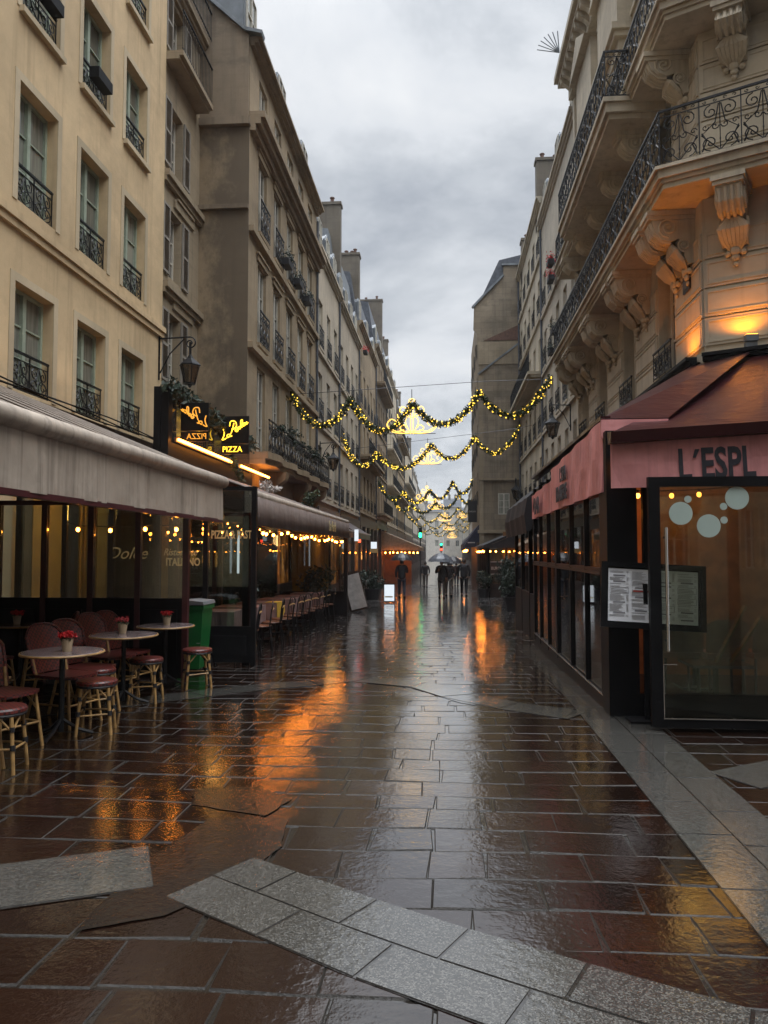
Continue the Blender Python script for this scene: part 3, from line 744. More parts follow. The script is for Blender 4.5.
# --- the rest of the left side
simple_building('off-white plaster house behind the second lantern on the left', 'L', -5.2, 30.02, 36.5, 14.1, 'white_wall', 4, 3, 1.0, 2.0, 4.0, 3.05, rise=2.3, chim=[(-1.6, -1.05, 19.3, -1.9, -0.1)], shop='burgundy', lit=0.8)
simple_building('off-white house with slate dormers just past the tall blank chimney wall', 'L', -5.2, 36.52, 45, 14.0, 'white_wall', 4, 4, 1.0, 2.0, 4.0, 3.0, roofmt='zinc', rise=3.6, chim=[(-1.6, -0.9, 20.0, -1.2, -0.1)], lit=0.7)
simple_building('brown stone house with red flower boxes high under its slate roof', 'L', -5.2, 45.02, 56, 15.6, 'tan_wall', 4, 5, 1.0, 2.1, 4.3, 3.2, balcony_rows=(1,), rise=3.0, chim=[(5.2, 5.8, 21.6, -2.6, -0.6)], lit=0.5)
simple_building('soot-dark stone house carrying a long balcony and a high slate roof', 'L', -5.2, 56.02, 66, 17.2, 'brown_wall', 4, 5, 1.0, 2.2, 4.5, 3.3, balcony_rows=(0, 3), rise=3.2, chim=[(0.1, 0.7, 23.6, -2.2, -0.3)], lit=0.5)
simple_building('yellowish stone house with three long balconies right behind the second garland motif', 'L', -5.2, 66.02, 80, 18.0, 'limestone', 5, 6, 1.0, 2.2, 4.3, 3.2, balcony_rows=(1, 2, 4), rise=2.6, chim=[(6, 6.7, 22.3, -2.2, -0.4)])
simple_building('tan corner house at the gap beside the green traffic light', 'L', -5.2, 80.02, 95, 17.0, 'tan_wall', 4, 6, 1.0, 2.2, 4.3, 3.2, balcony_rows=(1, 3), rise=2.6, chim=[(0.3, 1.0, 21.5, -2.2, -0.4)])
simple_building('grey-brown far house with turret-like chimney beyond the green traffic light', 'L', -5.4, 99, 122, 15.6, 'limestone', 4, 8, 1.1, 2.2, 4.3, 3.2, balcony_rows=(2,), rise=2.0, chim=[(0.5, 2.0, 19.6, -2.2, -0.1)])
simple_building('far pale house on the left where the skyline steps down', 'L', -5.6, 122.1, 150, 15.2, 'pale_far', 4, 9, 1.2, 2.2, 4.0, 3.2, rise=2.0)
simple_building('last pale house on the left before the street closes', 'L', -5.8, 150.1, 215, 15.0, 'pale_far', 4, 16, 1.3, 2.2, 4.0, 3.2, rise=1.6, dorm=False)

# ================================================================== RIGHT BUILDINGS
# --- R ornate corner house
Rb = thing('building', 'ornate limestone corner house with wrought iron balconies above the pink awnings', 'building', (4.6, 18, 0))
XR = 4.6; CX, CY = 4.6, 13.75; dx, dy = 0.883, -0.469
FS = Facade(Rb, (XR, CY), (-1, 0)); WS = 26.3-CY
FCh = Facade(Rb, (CX+dx*7, CY+dy*7), (dy, -dx)); WC = 7.0      # chamfer; u runs from far right towards the corner
# street front: windows per storey
SW = [16.0, 19.2, 22.4, 25.2]
SR = [(5.25, 7.75), (8.5, 10.9), (11.75, 14.0), (14.9, 16.9)]
holes = [(y-CY-0.62, y-CY+0.62, z0, z1) for y in SW for z0, z1 in SR]
wallS = wall_mb(WS, -1.0, 18.3, holes, 0.32, 7)
for i, (z0, z1) in enumerate(SR):
    for y in SW:
        add_window(FS, y-CY, z0, 1.24, round(z1-z0, 2), 0.32, 'white_frame', 'pane_dark', 2, rail_scroll(1.28, 0.6, 0.010, 0.42) if i == 0 else None, 0.12, None, 'limestone' if i == 0 else None)
holes = [(2.0, 3.2, z0, z1) for z0, z1 in SR]
wallC = wall_mb(WC, -1.0, 18.3, holes, 0.32, 4)
for z0, z1 in SR: add_window(FCh, 2.6, z0, 1.2, round(z1-z0, 2), 0.32, 'white_frame', 'pane_dark', 2)
# rustication: proud courses with sunk panels
def courses(m, segs, z0, z1, ch=0.52, panel=True):
    z = z0; k = 0
    while z < z1-0.1:
        h = min(ch, z1-z)-0.035
        for a, b in segs:
            if b-a < 0.12: continue
            m.box(a, b, 0.002, 0.035, z, z+h)
            if panel and b-a > 0.7:
                t = 0.05
                m.box(a+t, b-t, 0.0351, 0.05, z+0.05, z+0.07).box(a+t, b-t, 0.0351, 0.05, z+h-0.07, z+h-0.05)
                m.box(a+t, a+t+0.02, 0.0351, 0.05, z+0.071, z+h-0.071).box(b-t-0.02, b-t, 0.0351, 0.05, z+0.071, z+h-0.071)
        z += ch; k += 1
segS = []; e = 0.02
for y in SW: segS.append((e, y-CY-0.66)); e = y-CY+0.66
segS.append((e, WS-0.02))
for z0, z1 in ((5.25, 7.4), (8.3, 10.9), (11.6, 14.0), (14.8, 17.0)):
    courses(wallS, segS, z0, z1); courses(wallC, [(0.02, 1.9), (3.3, WC-0.02)], z0, z1)
FS.build(wallS, 'wall', 'limestone'); FCh.build(wallC, 'wall', 'limestone')
for z in (4.85, 11.2, 14.35):
    for Fx, Wx in ((FS, WS), (FCh, WC)): Fx.build(MB().box(0.0, Wx, 0.002, 0.14, z+0.12, z+0.24).box(0.0, Wx, 0.002, 0.08, z, z+0.118), 'string_course', 'limestone')
# offsets of the balcony edge round the corner
def edge(d, y_end, t_end):
    # corner of the two lines offset by d from the facades
    n2 = (dy, -dx)
    yc = CY + (d - n2[0]*(-d))/n2[1]
    return [(XR-d, y_end), (XR-d, yc), (XR-d+dx*t_end, yc+dy*t_end)]
def balcony_slab(z, d, y_end, t_end, name='balcony'):
    m = MB()
    for (dd, a, b) in ((d+0.06, z-0.06, z), (d, z-0.2, z-0.061), (d-0.06, z-0.27, z-0.201), (d-0.1, z-0.36, z-0.271)):
        e = edge(dd, y_end, t_end); f = [(XR+0.1, y_end), (XR+0.1, CY+0.1), (CX+0.1*0+dx*t_end-dy*0.1, CY+dy*t_end+dx*0.1)]
        m.prism(e+f[::-1], a, b, 'z')
    return m.build(name, 'limestone', Rb)
balcony_slab(8.27, 0.9, 26.2, 5.2)
balcony_slab(11.35, 0.80, 26.2, 5.2)
e = edge(0.86, 26.2, 5.2)
def path_rail(e, z, h, rich):
    for (a, b), pan in ((((e[0]), (e[1])), 0.6), (((e[1]), (e[2])), 0.62)):
        a = Vector(a); b = Vector(b); L = (b-a).length; c = (a+b)/2; d = (b-a)/L
        me = rail_scroll(round(L, 2), h, 0.011, pan, rich)
        inst(me, 'railing', Rb, (c.x-Rb.location.x, c.y-Rb.location.y, z), math.atan2(d.y, d.x))
path_rail(e, 8.27, 1.0, True)
path_rail(edge(0.76, 26.2, 5.2), 11.35, 1.0, True)
# level 2: projecting section of the balcony further along the street
m = MB().box(3.32, XR, 15.75, 22.3, 11.02, 11.12).box(3.38, XR, 15.8, 22.25, 10.82, 11.018).box(3.46, XR, 15.88, 22.17, 10.7, 10.818)
m.build('balcony', 'limestone', Rb)
inst(rail_scroll(6.5, 1.0, 0.011, 0.6, True), 'railing', Rb, (3.36-4.6, 19.03-18, 11.12), PI/2)
inst(rail_scroll(0.5, 1.0, 0.011, 0.5, True), 'railing', Rb, (3.62-4.6, 15.79-18, 11.12), 0)
inst(rail_scroll(0.5, 1.0, 0.011, 0.5, True), 'railing', Rb, (3.62-4.6, 22.27-18, 11.12), 0)
# window bays / hoods above
for y0, y1 in ((17.9, 20.5), (21.2, 23.8)):
    z = 14.1
    MB().box(4.0, XR, y0, y1, z, z+0.16).box(4.08, XR, y0+0.08, y1-0.08, z-0.14, z-0.002).box(4.2, XR, y0+0.2, y1-0.2, z-0.4, z-0.142).box(4.16, XR, y0+0.15, y1-0.15, z+0.162, z+2.2).build('bay', 'limestone', Rb)
    MB().prism([(y0, z+2.203), (y1, z+2.203), ((y0+y1)/2, z+2.95)], 3.96, XR, 'x').build('pediment', 'limestone', Rb)
# consoles
def console(w=0.42, d=0.82, h=1.25):
    def f():
        m = MB(); H = h
        prof = [(0.001, 0), (0.001, -H*0.78), (0.12, -H*0.8), (0.2, -H*0.68), (0.2, -H*0.5), (0.3, -H*0.42), (0.44, -H*0.46), (0.6, -H*0.43), (0.72, -H*0.32), (d-0.06, -H*0.2), (d-0.04, -0.1), (d, -0.09), (d, 0)]
        m.prism(prof, -w/2, w/2, 'x')
        m.box(-w/2-0.06, w/2+0.06, 0, d+0.05, -0.09, -0.001).box(-w/2-0.03, w/2+0.03, 0, d+0.02, -0.16, -0.091)
        for q in (-1, 1):                      # volutes on the cheeks
            x = q*(w/2+0.012)
            for (cy, cz, r) in ((d-0.34, -H*0.25, 0.19), (0.2, -H*0.52, 0.12)):
                m.tube([(x, cy+p[0], cz+p[2]) for p in spiral(0, 0, r, -PI/2, 2.0, -q, 22, 0.1)], 0.022, 5)
                m.ball((x, cy, cz), 0.035, 8, 5, (0.6, 1, 1))
        for k in range(4):                     # fluting on the front
            x = -w/2+0.06+k*(w-0.12)/3
            m.tube([(x, d-0.03, -0.2), (x, d-0.05, -H*0.2), (x, 0.72, -H*0.33), (x, 0.58, -H*0.44), (x, 0.42, -H*0.47)], 0.035, 6)
        # acanthus leaf and drop beneath
        for k in range(7):
            a = (k-3)/3
            m.tube([(a*w*0.22, 0.4, -H*0.48), (a*w*0.5, 0.36, -H*0.6), (a*w*0.42, 0.22, -H*0.74), (a*w*0.18, 0.1, -H*0.86)], [0.03, 0.055, 0.05, 0.015], 6)
        for k in range(3): m.ball((0, 0.12-0.02*k, -H*(0.86+0.09*k)), 0.085-0.02*k, 8, 6, (1.1, 0.8, 1))
        for q in (-1, 1): m.ball((q*w*0.3, 0.08, -H*0.88), 0.06, 8, 5)
        return m.mesh('console', 'limestone')
    return cached(('con', w, d, h), f)
for y in (14.35, 15.05, 17.35, 18.1, 20.5, 21.2, 23.6, 24.3, 25.9): FS.inst(console(), 'console', y-CY, 0.001, 7.9)
for t in (0.55, 1.55, 2.7, 3.6, 4.6): FCh.inst(console(), 'console', WC-t, 0.001, 7.9)
for y in (14.4, 16.6, 18.4, 20.2, 22.0, 24.4): FS.inst(console(0.42, 0.82, 1.0), 'console', y-CY, 0.001, 10.7 if 15.9 < y < 22.2 else 10.98)
for t in (0.6, 1.7, 3.0, 4.4): FCh.inst(console(0.42, 0.72, 1.0), 'console', WC-t, 0.001, 10.98)
# top cornice with modillions
FS.build(MB().box(0, WS, 0.002, 0.75, 18.0, 18.22).box(0, WS, 0.002, 0.62, 17.85, 17.998).box(0, WS, 0.002, 0.25, 17.4, 17.848), 'cornice', 'limestone')
mod = MB().prism([(0.251, 0.397), (0.6, 0.397), (0.58, 0.25), (0.4, 0.15), (0.251, 0)], -0.1, 0.1, 'x').mesh('modillion', 'limestone')
for k in range(26):
    if 0.3+k*0.47 < WS-0.2: FS.inst(mod, 'modillion', 0.3+k*0.47, 0, 17.45)
mansard(FS, 0.02, WS-0.02, 18.35, 4.2, 1.2, 'slate', 7)
FS.build(MB().box(WS-0.35, WS-0.03, 0.03, 0.12, 5, 17.3), 'quoin', 'limestone')
# plaque on the street side of the corner
FS.build(MB().prism([(0.55, 6.5), (0.55, 7.1), (0.75, 7.32), (0.95, 7.1), (0.95, 6.5)], 0.04, 0.07, 'y'), 'plaque', 'iron')
FS.build(MB().prism([(0.62, 6.56), (0.62, 7.06), (0.75, 7.2), (0.88, 7.06), (0.88, 6.56)], 0.0705, 0.078, 'y'), 'plaque_face', 'slate')
# string of tiny anti-bird spikes at the roof edge
m = MB()
for k in range(7):
    a = PI*(0.52+0.07*k)
    m.tube([(XR-0.75, 25.0, 18.3), (XR-0.75+math.cos(a)*0.75, 25.0, 18.3+math.sin(a)*0.75)], 0.018, 4)
m.build('roof_spikes', 'zinc', Rb)

# --- next houses on the right
simple_building('pale narrow house beside the ornate corner house, its window pots full', 'R', 4.6, 26.32, 36, 17.2, 'white_wall', 5, 5, 0.9, 1.7, 4.6, 2.75, rise=2.6, body=8, lit=0.3)
simple_building('limestone house with black flower pots, next to the blank party wall', 'R', 4.6, 36.02, 46.9, 18.6, 'limestone', 5, 5, 0.95, 1.8, 4.4, 2.9, rise=1.4, chim=[(1.6, 2.2, 21.2, -1.3, 0.0), (9.0, 9.8, 20.2, -1.2, 0.0)], body=8, dorm=False, balcony_rows=(2,), lit=0.3)
# --- F party wall house jutting into the street
Fb = thing('building', 'house with blank stained party wall jutting into the street on the right', 'building', (2.06, 47, gz(47)))
FL = Facade(Fb, (2.06, 47.0), (-1, 0))
cols = [2, 5, 8, 11]; rws = [(4.6, 6.7), (7.7, 9.8), (10.8, 12.9), (14, 15.8)]
holes = [(u-0.5, u+0.5, a, b) for u in cols for a, b in rws]
FL.build(wall_mb(13, -3, 17.2, holes, 0.25, 6), 'wall', 'brown_wall')
for u in cols:
    for a, b in rws: add_window(FL, u, a, 1.0, round(b-a, 2), 0.25, 'white_frame', 'pane', 2, rail_scroll(1.06, 0.85, 0.009), 0.06)
pw = MB()
def pp(px_, z): return (px_, z)
poly = [(2.05, -3), (2.05, 13.8), (2.0, 14.2), (1.95, 15.2), (1.75, 15.4), (1.8, 16.8), (2.5, 17.6), (3.3, 18.6), (3.62, 19.0), (3.62, 21.2), (5.2, 21.3), (8, 21.3), (8, -3)]
# opening for the small window at x 3.15..3.75, z 3.6..5.6: wall built in pieces round it
def clip_rect(x0, x1, z0, z1, y0=46.95, y1=46.999): pw.box(x0, x1, y0, y1, z0, z1)
clip_rect(2.05, 3.2, -3, 5.9); clip_rect(3.9, 8, -3, 5.9); clip_rect(3.2, 3.9, -3, 3.9); clip_rect(3.2, 3.9, 5.2, 5.9)
pw.prism([(2.05, 5.9), (2.05, 13.8), (2.0, 14.2), (1.95, 15.2), (1.75, 15.4), (1.8, 16.8), (2.5, 17.6), (3.3, 18.4), (3.62, 18.7), (3.62, 19.4), (5.2, 19.4), (8, 19.4), (8, 5.9)], 46.9, 46.999, 'y')
pw.build('party_wall', 'party', Fb)
MB().box(2.0, 8, 46.8, 46.899, 6.0, 6.12).box(1.95, 8, 46.8, 46.949, 2.75, 2.95).build('ledge', 'grey_lime', Fb)
MB().box(2.06, 4.9, 46.84, 46.899, 13.2, 14.6).build('plaster_patch', 'grey_lime', Fb)
MB().prism([(2.4, 14.7), (4.9, 14.7), (4.9, 15.8)], 46.86, 46.899, 'y').build('wall_scar', 'terracotta', Fb)
cpm = MB(); P = [(2.02, 12.6), (4.9, 14.75)]; cpm.beam((P[0][0], 46.85, P[0][1]), (P[1][0], 46.85, P[1][1]), 0.1, 0.1)
cpm.build('coping', 'zinc', Fb); cpm = MB()
P = [(1.7, 16.8), (2.5, 17.65), (3.3, 18.45), (3.62, 18.8)]
for a, b in zip(P, P[1:]): cpm.beam((a[0], 46.92, a[1]), (b[0], 46.92, b[1]), 0.3, 0.12)
cpm.box(3.55, 8, 46.8, 47.2, 19.4, 19.52)
cpm.build('coping', 'zinc', Fb)
MB().box(2.06, 2.32, 46.86, 46.8985, -2, 5.99).box(2.06, 2.32, 46.86, 46.8985, 6.13, 12.5).build('quoin', 'grey_lime', Fb)
fw = inst(win_frame(0.7, 1.3), 'window', Fb, (3.55-2.06, -0.022, 3.9-gz(47)), PI); inst(win_pane(0.7, 1.3), 'pane', fw)
mansard(FL, 0, 13, 17.2, 2.6, 1.2, 'slate', 6)
# far right
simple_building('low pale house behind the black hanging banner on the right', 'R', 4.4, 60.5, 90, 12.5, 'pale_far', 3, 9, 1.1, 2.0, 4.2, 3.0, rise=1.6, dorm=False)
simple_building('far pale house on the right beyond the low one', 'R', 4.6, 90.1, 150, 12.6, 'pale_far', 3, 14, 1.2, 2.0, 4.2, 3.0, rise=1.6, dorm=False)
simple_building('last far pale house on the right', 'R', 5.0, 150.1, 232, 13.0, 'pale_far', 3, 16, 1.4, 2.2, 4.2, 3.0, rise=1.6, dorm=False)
def closing(x0, x1, y, H, label):
    b = thing('building', label, 'building', ((x0+x1)/2, y, gz(y)))
    Fc = Facade(b, (x1, y), (0, -1)); W = x1-x0; n = max(2, int(W/3))
    cols = [W*(k+0.5)/n for k in range(n)]; rows = [(3.6+3.3*i, 2.1) for i in range(int((H-4)/3.3))]
    Fc.build(wall_mb(W, -3, H, [(u-0.6, u+0.6, z, z+h) for u in cols for z, h in rows], 0.25, 8), 'wall', 'pale_far')
    for z, h in rows:
        for u in cols: add_window(Fc, u, z, 1.2, h, 0.25, 'white_frame', 'pane', 1)
    Fc.build(cornice_mb(0, W, H-0.3, 0.5, 0.35), 'cornice', 'pale_far'); mansard(Fc, 0.05, W-0.05, H+0.05, 2.6, 1.4, 'slate', 8)
    for k in range(1, 3): chimney_wall(Fc, W*k/3-0.4, W*k/3+0.4, H, H+4.2, -3, -1.5, 2)
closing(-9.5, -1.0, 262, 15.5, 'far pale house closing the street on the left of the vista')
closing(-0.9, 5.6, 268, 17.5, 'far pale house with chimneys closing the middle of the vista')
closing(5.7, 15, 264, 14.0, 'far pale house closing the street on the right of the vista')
# --- the far side of the crossing, behind the camera (seen only in reflections)
def plain_block(label, O, n, W, H, wall, nc):
    b = thing('building', label, 'building', (O[0], O[1], 0)); Fb2 = Facade(b, O, n)
    us = [W*(k+0.5)/nc for k in range(nc)]; rs = [(1.0, 2.2)]+[(4.4+3.2*i, 2.0) for i in range(int((H-5)/3.2))]
    Fb2.build(wall_mb(W, -1, H, [(u-0.6, u+0.6, z, z+h) for u in us for z, h in rs], 0.2, 8), 'wall', wall)
    for z, h in rs:
        for u in us: add_window(Fb2, u, z, 1.2, h, 0.2, 'white_frame', 'pane_dark', 1)
    Fb2.build(cornice_mb(0, W, H-0.3, 0.3, 0.3), 'cornice', wall); mansard(Fb2, 0.05, W-0.05, H+0.05, 2.6, 0.8, 'slate', 8)
plain_block('limestone house across the crossing behind the viewer', (-14, -16), (0, 1), 34, 17, 'limestone', 11)
plain_block('brown house on the right of the crossing behind the viewer', (11, -15), (-1, 0), 19, 17, 'tan_wall', 6)

# ================================================================== LEFT TERRACES
# grey awning over the near terrace
aw = thing('awning', 'large rain-streaked grey awning over the near cafe tables, plain valance', 'awning', (-2.9, 7, 0), 'awnings along the street')
ya, yb = 1.5, 9.8
def wavy_valance(X, y0, y1, z0, z1, n=60, amp=0.012, th=0.012):
    m = MB(); vs = []
    for k in range(n+1):
        y = y0+(y1-y0)*k/n
        for (z, a) in ((z1, 0.2), ((z0+z1)/2, 0.7), (z0, 1.0)):
            o = X+amp*a*math.sin(y*7.0+z*1.3)+amp*a*0.6*math.sin(y*17)
            vs += [(o, y, z), (o-th, y, z)]
    fs = []
    for k in range(n):
        i = k*6; j = i+6
        for q in (0, 2): fs += [(i+q, j+q, j+q+2, i+q+2), (i+q+1, i+q+3, j+q+3, j+q+1)]
        fs += [(i+4, j+4, j+5, i+5), (i, i+1, j+1, j)]
    m.add(vs, fs+[(0,2,3,1),(2,4,5,3),(n*6,n*6+1,n*6+3,n*6+2),(n*6+2,n*6+3,n*6+5,n*6+4)]); return m
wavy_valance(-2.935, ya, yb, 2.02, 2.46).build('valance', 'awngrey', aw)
MB().tube([(-2.94, ya, 2.52), (-2.94, yb+0.03, 2.52)], 0.08, 14).build('roller_bar', 'awngrey', aw, smooth=True)
m = MB()
for k in range(14):
    a = ya+(yb-ya)*k/14; b = ya+(yb-ya)*(k+1)/14
    m.add([(-2.98, a, 2.56), (-2.98, b, 2.56), (-6.42, b, 4.0), (-6.42, a, 4.0), (-2.98, a, 2.54), (-2.98, b, 2.54), (-6.42, b, 3.98), (-6.42, a, 3.98)], [(0,1,2,3), (4,7,6,5), (1,5,6,2), (0,3,7,4)])
    m.tube([(-2.97, b, 2.575), (-6.42, b, 4.015)], 0.012, 4)
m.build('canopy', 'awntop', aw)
MB().box(-3.0, -2.93, ya, yb, 1.985, 2.03).build('front_rail', 'burgundy', aw)
MB().box(-6.49, -6.3, ya, yb+0.3, 3.98, 4.14).build('cassette', 'black', aw)
# planter wall / upstand behind the roller
# glazed windscreen closing the near terrace (camera side)
def screen(name, label, x0, x1, y, zb, zt, nd, base_z, group='glass windscreens of the left terraces', fr='burgundy', base='black', last_w=0.05):
    t = thing(name, label, 'windscreen', ((x0+x1)/2, y, gz(y)), group); g = gz(y)
    xs = [x0+(x1-x0)*k/nd for k in range(nd+1)]
    m = MB()
    for x in xs: m.box(x-0.035, x+0.035, y-0.035, y+0.035, g, zt)
    m.box(x0-0.035, x1+0.035, y-0.03, y+0.03, zt, zt+0.06)
    m.build('frame', fr, t)
    for a, b in zip(xs, xs[1:]):
        MB().box(a+0.036, b-0.036, y-0.004, y+0.004, zb+0.021, zt-0.002).build('pane', 'glass', t)
        MB().box(a+0.036, b-0.036, y-0.02, y+0.02, g+0.05, zb-0.03).box(a+0.1, b-0.1, y-0.032, y-0.0202, g+0.15, zb-0.12).build('panel', base, t)
    MB().box(x0+0.036, x1-0.036, y-0.028, y+0.028, zb-0.03, zb+0.02).build('rail', base, t)
    return t
s1 = screen('windscreen', 'windscreen with burgundy posts right behind the near cafe tables', -6.35, -3.26, 9.35, 1.0, 2.2, 5, 0.98)
s2 = screen('windscreen', 'lettered windscreen reading PIZZA & PASTA behind the green bin', -6.4, -2.80, 10.95, 0.5, 2.5, 5, 0.5, fr='black')
def text_on(root, body, size, x, y, z, mt, **kw):
    me = text_mesh(body, size, 'lettering', mt, **kw)
    o = worg(root); return inst(me, 'lettering', root, (x-o.x, y-o.y, z-o.z), rot=(PI/2, 0, 0))
text_on(s2, 'PIZZA & PASTA', 0.165, -3.44, 10.93, 1.80, 'gold', cond=0.60, bold=0.0035)
text_on(s2, 'Ristorante', 0.15, -4.16, 10.93, 1.55, 'gold', shear=0.35, cond=0.8)
text_on(s2, 'ITALIANO', 0.16, -4.12, 10.93, 1.40, 'gold', cond=0.72, bold=0.004)
text_on(s2, 'Dolce', 0.25, -5.02, 10.93, 1.50, 'gold', shear=0.4, cond=1.0)
# enclosed interior left of the street (dining room at the back): wall, ochre curtains
di = thing('dining_room', 'dim dining room with ochre curtains behind the left windscreens', 'interior', (-5.6, 13, gz(13)))
MB().box(-6.45, -6.40, 11.1, 16.7, -0.2, 2.6).build('wall', 'inwall', di)
MB().box(-6.45, -5.12, 16.3, 16.36, -0.3, 2.6).build('back_wall', 'inwall', di)
for k in range(3): MB().box(-6.395, -6.38, 11.3+k*1.7, 12.2+k*1.7, 0.1, 2.5).build('curtain', 'curtain', di)
for (a, b) in ((-6.1, -5.75), (-5.35, -5.0), (-4.75, -4.55)):
    pts = []; m = MB()
    n = 16
    for k in range(n+1): pts.append((a+(b-a)*k/n, 12.2+0.05*math.sin(k*1.9)))
    for k in range(n): m.quad((pts[k][0], pts[k][1], -0.05), (pts[k+1][0], pts[k+1][1], -0.05), (pts[k+1][0], pts[k+1][1], 2.5), (pts[k][0], pts[k][1], 2.5))
    m.build('curtain', 'curtain', di)
for x in (-5.6, -4.9, -4.4): MB().box(x, x+0.12, 12.4, 12.5, -0.1, 2.6).build('post', 'darkwood', di)
lamp('dining_glow', 'POINT', (-5.2, 11.7, 2.25), 22, (1.0, 0.5, 0.12), size=0.15)
lamp('dining_glow', 'POINT', (-3.9, 12.6, 2.2), 10, (1.0, 0.42, 0.1), size=0.15)
# La Perla terrace enclosure
te = thing('terrace_enclosure', 'black framed terrace of the pizza restaurant with open street side', 'terrace', (-3.0, 16, gz(16)))
for y in (10.95+0.12, 22.2): MB().box(-2.99, -2.88, y-0.05, y+0.05, gz(y)-0.02, 2.45).build('post', 'black', te)
for y in (13.6, 16.4, 19.3): MB().box(-5.0, -4.9, y-0.05, y+0.05, gz(y), 3.0).build('post', 'darkwood', te)
MB().box(-2.98, -2.9, 11.0, 22.3, 2.42, 2.5).box(-5.05, -4.95, 11.0, 22.3, 2.9, 3.0).build('beam', 'darkwood', te)
g0 = gz(22.2)
MB().box(-4.9, -2.99, 22.18, 22.22, g0, 0.45).build('end_panel', 'black', te)
MB().box(-4.9, -2.99, 22.196, 22.204, 0.45, 2.42).build('end_pane', 'glass', te)
for y0, y1 in ((11.1, 13.5), (13.7, 16.3), (16.5, 19.2), (19.4, 22.1)):
    MB().box(-4.956, -4.948, y0, y1, 0.4, 2.9).build('rear_pane', 'glass', te)
MB().box(-5.1, -4.9, 11.05, 22.1, -0.4, 0.39).build('rear_panel', 'darkwood', te)
# roof soffit over the enclosure
m = MB().quad((-2.95, 11.3, 2.56), (-2.95, 22.3, 2.56), (-5.0, 22.3, 3.3), (-5.0, 11.3, 3.3)).quad((-2.95, 11.3, 2.54), (-5.0, 11.3, 3.28), (-5.0, 22.3, 3.28), (-2.95, 22.3, 2.54))
aw2 = thing('awning', 'brown awning with golden lettering over the row of clothed tables', 'awning', (-2.9, 16, 0), 'awnings along the street')
m.build('canopy', 'awnbrown', aw2)
wavy_valance(-2.86, 11.4, 22.3, 2.0, 2.44, 80, 0.015).build('valance', 'awnbrown', aw2, smooth=True)
MB().tube([(-2.93, 11.35, 2.48), (-2.93, 22.35, 2.48)], 0.07, 12).build('roller_bar', 'awngrey', aw2, smooth=True)
me = text_mesh('La Perla', 0.36, 'lettering', 'gold', shear=0.3, cond=1.0, bold=0.006)
inst(me, 'lettering', aw2, (0.068, 18.3-16, 2.12), rot=(PI/2, 0, PI/2))
# fascia over the terrace: dark board with greenery, tube light, projecting neon signs
fs = thing('sign_fascia', 'dark open fascia of the pizza restaurant carrying its neon signs', 'fascia', (-5.0, 16.4, 0))
MB().box(-5.16, -5.02, 13.35, 19.35, 4.5, 4.6).box(-5.16, -5.02, 13.35, 19.35, 3.2, 3.62).box(-5.16, -5.02, 13.35, 13.55, 3.62, 4.5).box(-5.14, -5.04, 15.6, 15.7, 3.62, 4.5).box(-5.14, -5.04, 17.6, 17.7, 3.62, 4.5).build('board', 'black', fs)
MB().box(-5.2, -5.0, 13.35, 19.4, 2.95, 3.19).build('lower_board', 'brownwood', fs)
MB().box(-5.12, -5.08, 13.56, 19.3, 3.63, 4.49).build('glazing', 'pane_dark', fs)
MB().box(-5.3, -5.17, 13.35, 13.5, 2.6, 4.62).build('end_board', 'black', fs)
tb = thing('tube_light', 'glowing orange strip light slanting over the pizza terrace', 'light', (-4.95, 13.6, 3.68))
m = MB(); y = 13.65
while y < 20.2:
    L = random.uniform(0.75, 1.05)
    if abs(y-17.0) > 0.3: m.tube([(-4.93, y, 3.68), (-4.93, y+L, 3.68)], 0.030, 8)
    y += L+0.05
m.build('tubes', 'tube', tb); MB().box(-5.0, -4.965, 13.6, 20.3, 3.64, 3.72).build('holder', 'brownwood', tb)
def bezier(pts, n=10):
    out = []
    P = [Vector(p) for p in pts]; P = [P[0]*2-P[1]]+P+[P[-1]*2-P[-2]]
    for i in range(1, len(P)-2):
        for k in range(n):
            t = k/n; a, b, c, d = P[i-1], P[i], P[i+1], P[i+2]
            out.append(0.5*((2*b)+(c-a)*t+(2*a-5*b+4*c-d)*t*t+(3*b-a-3*c+d)*t**3))
    out.append(P[-2]); return out
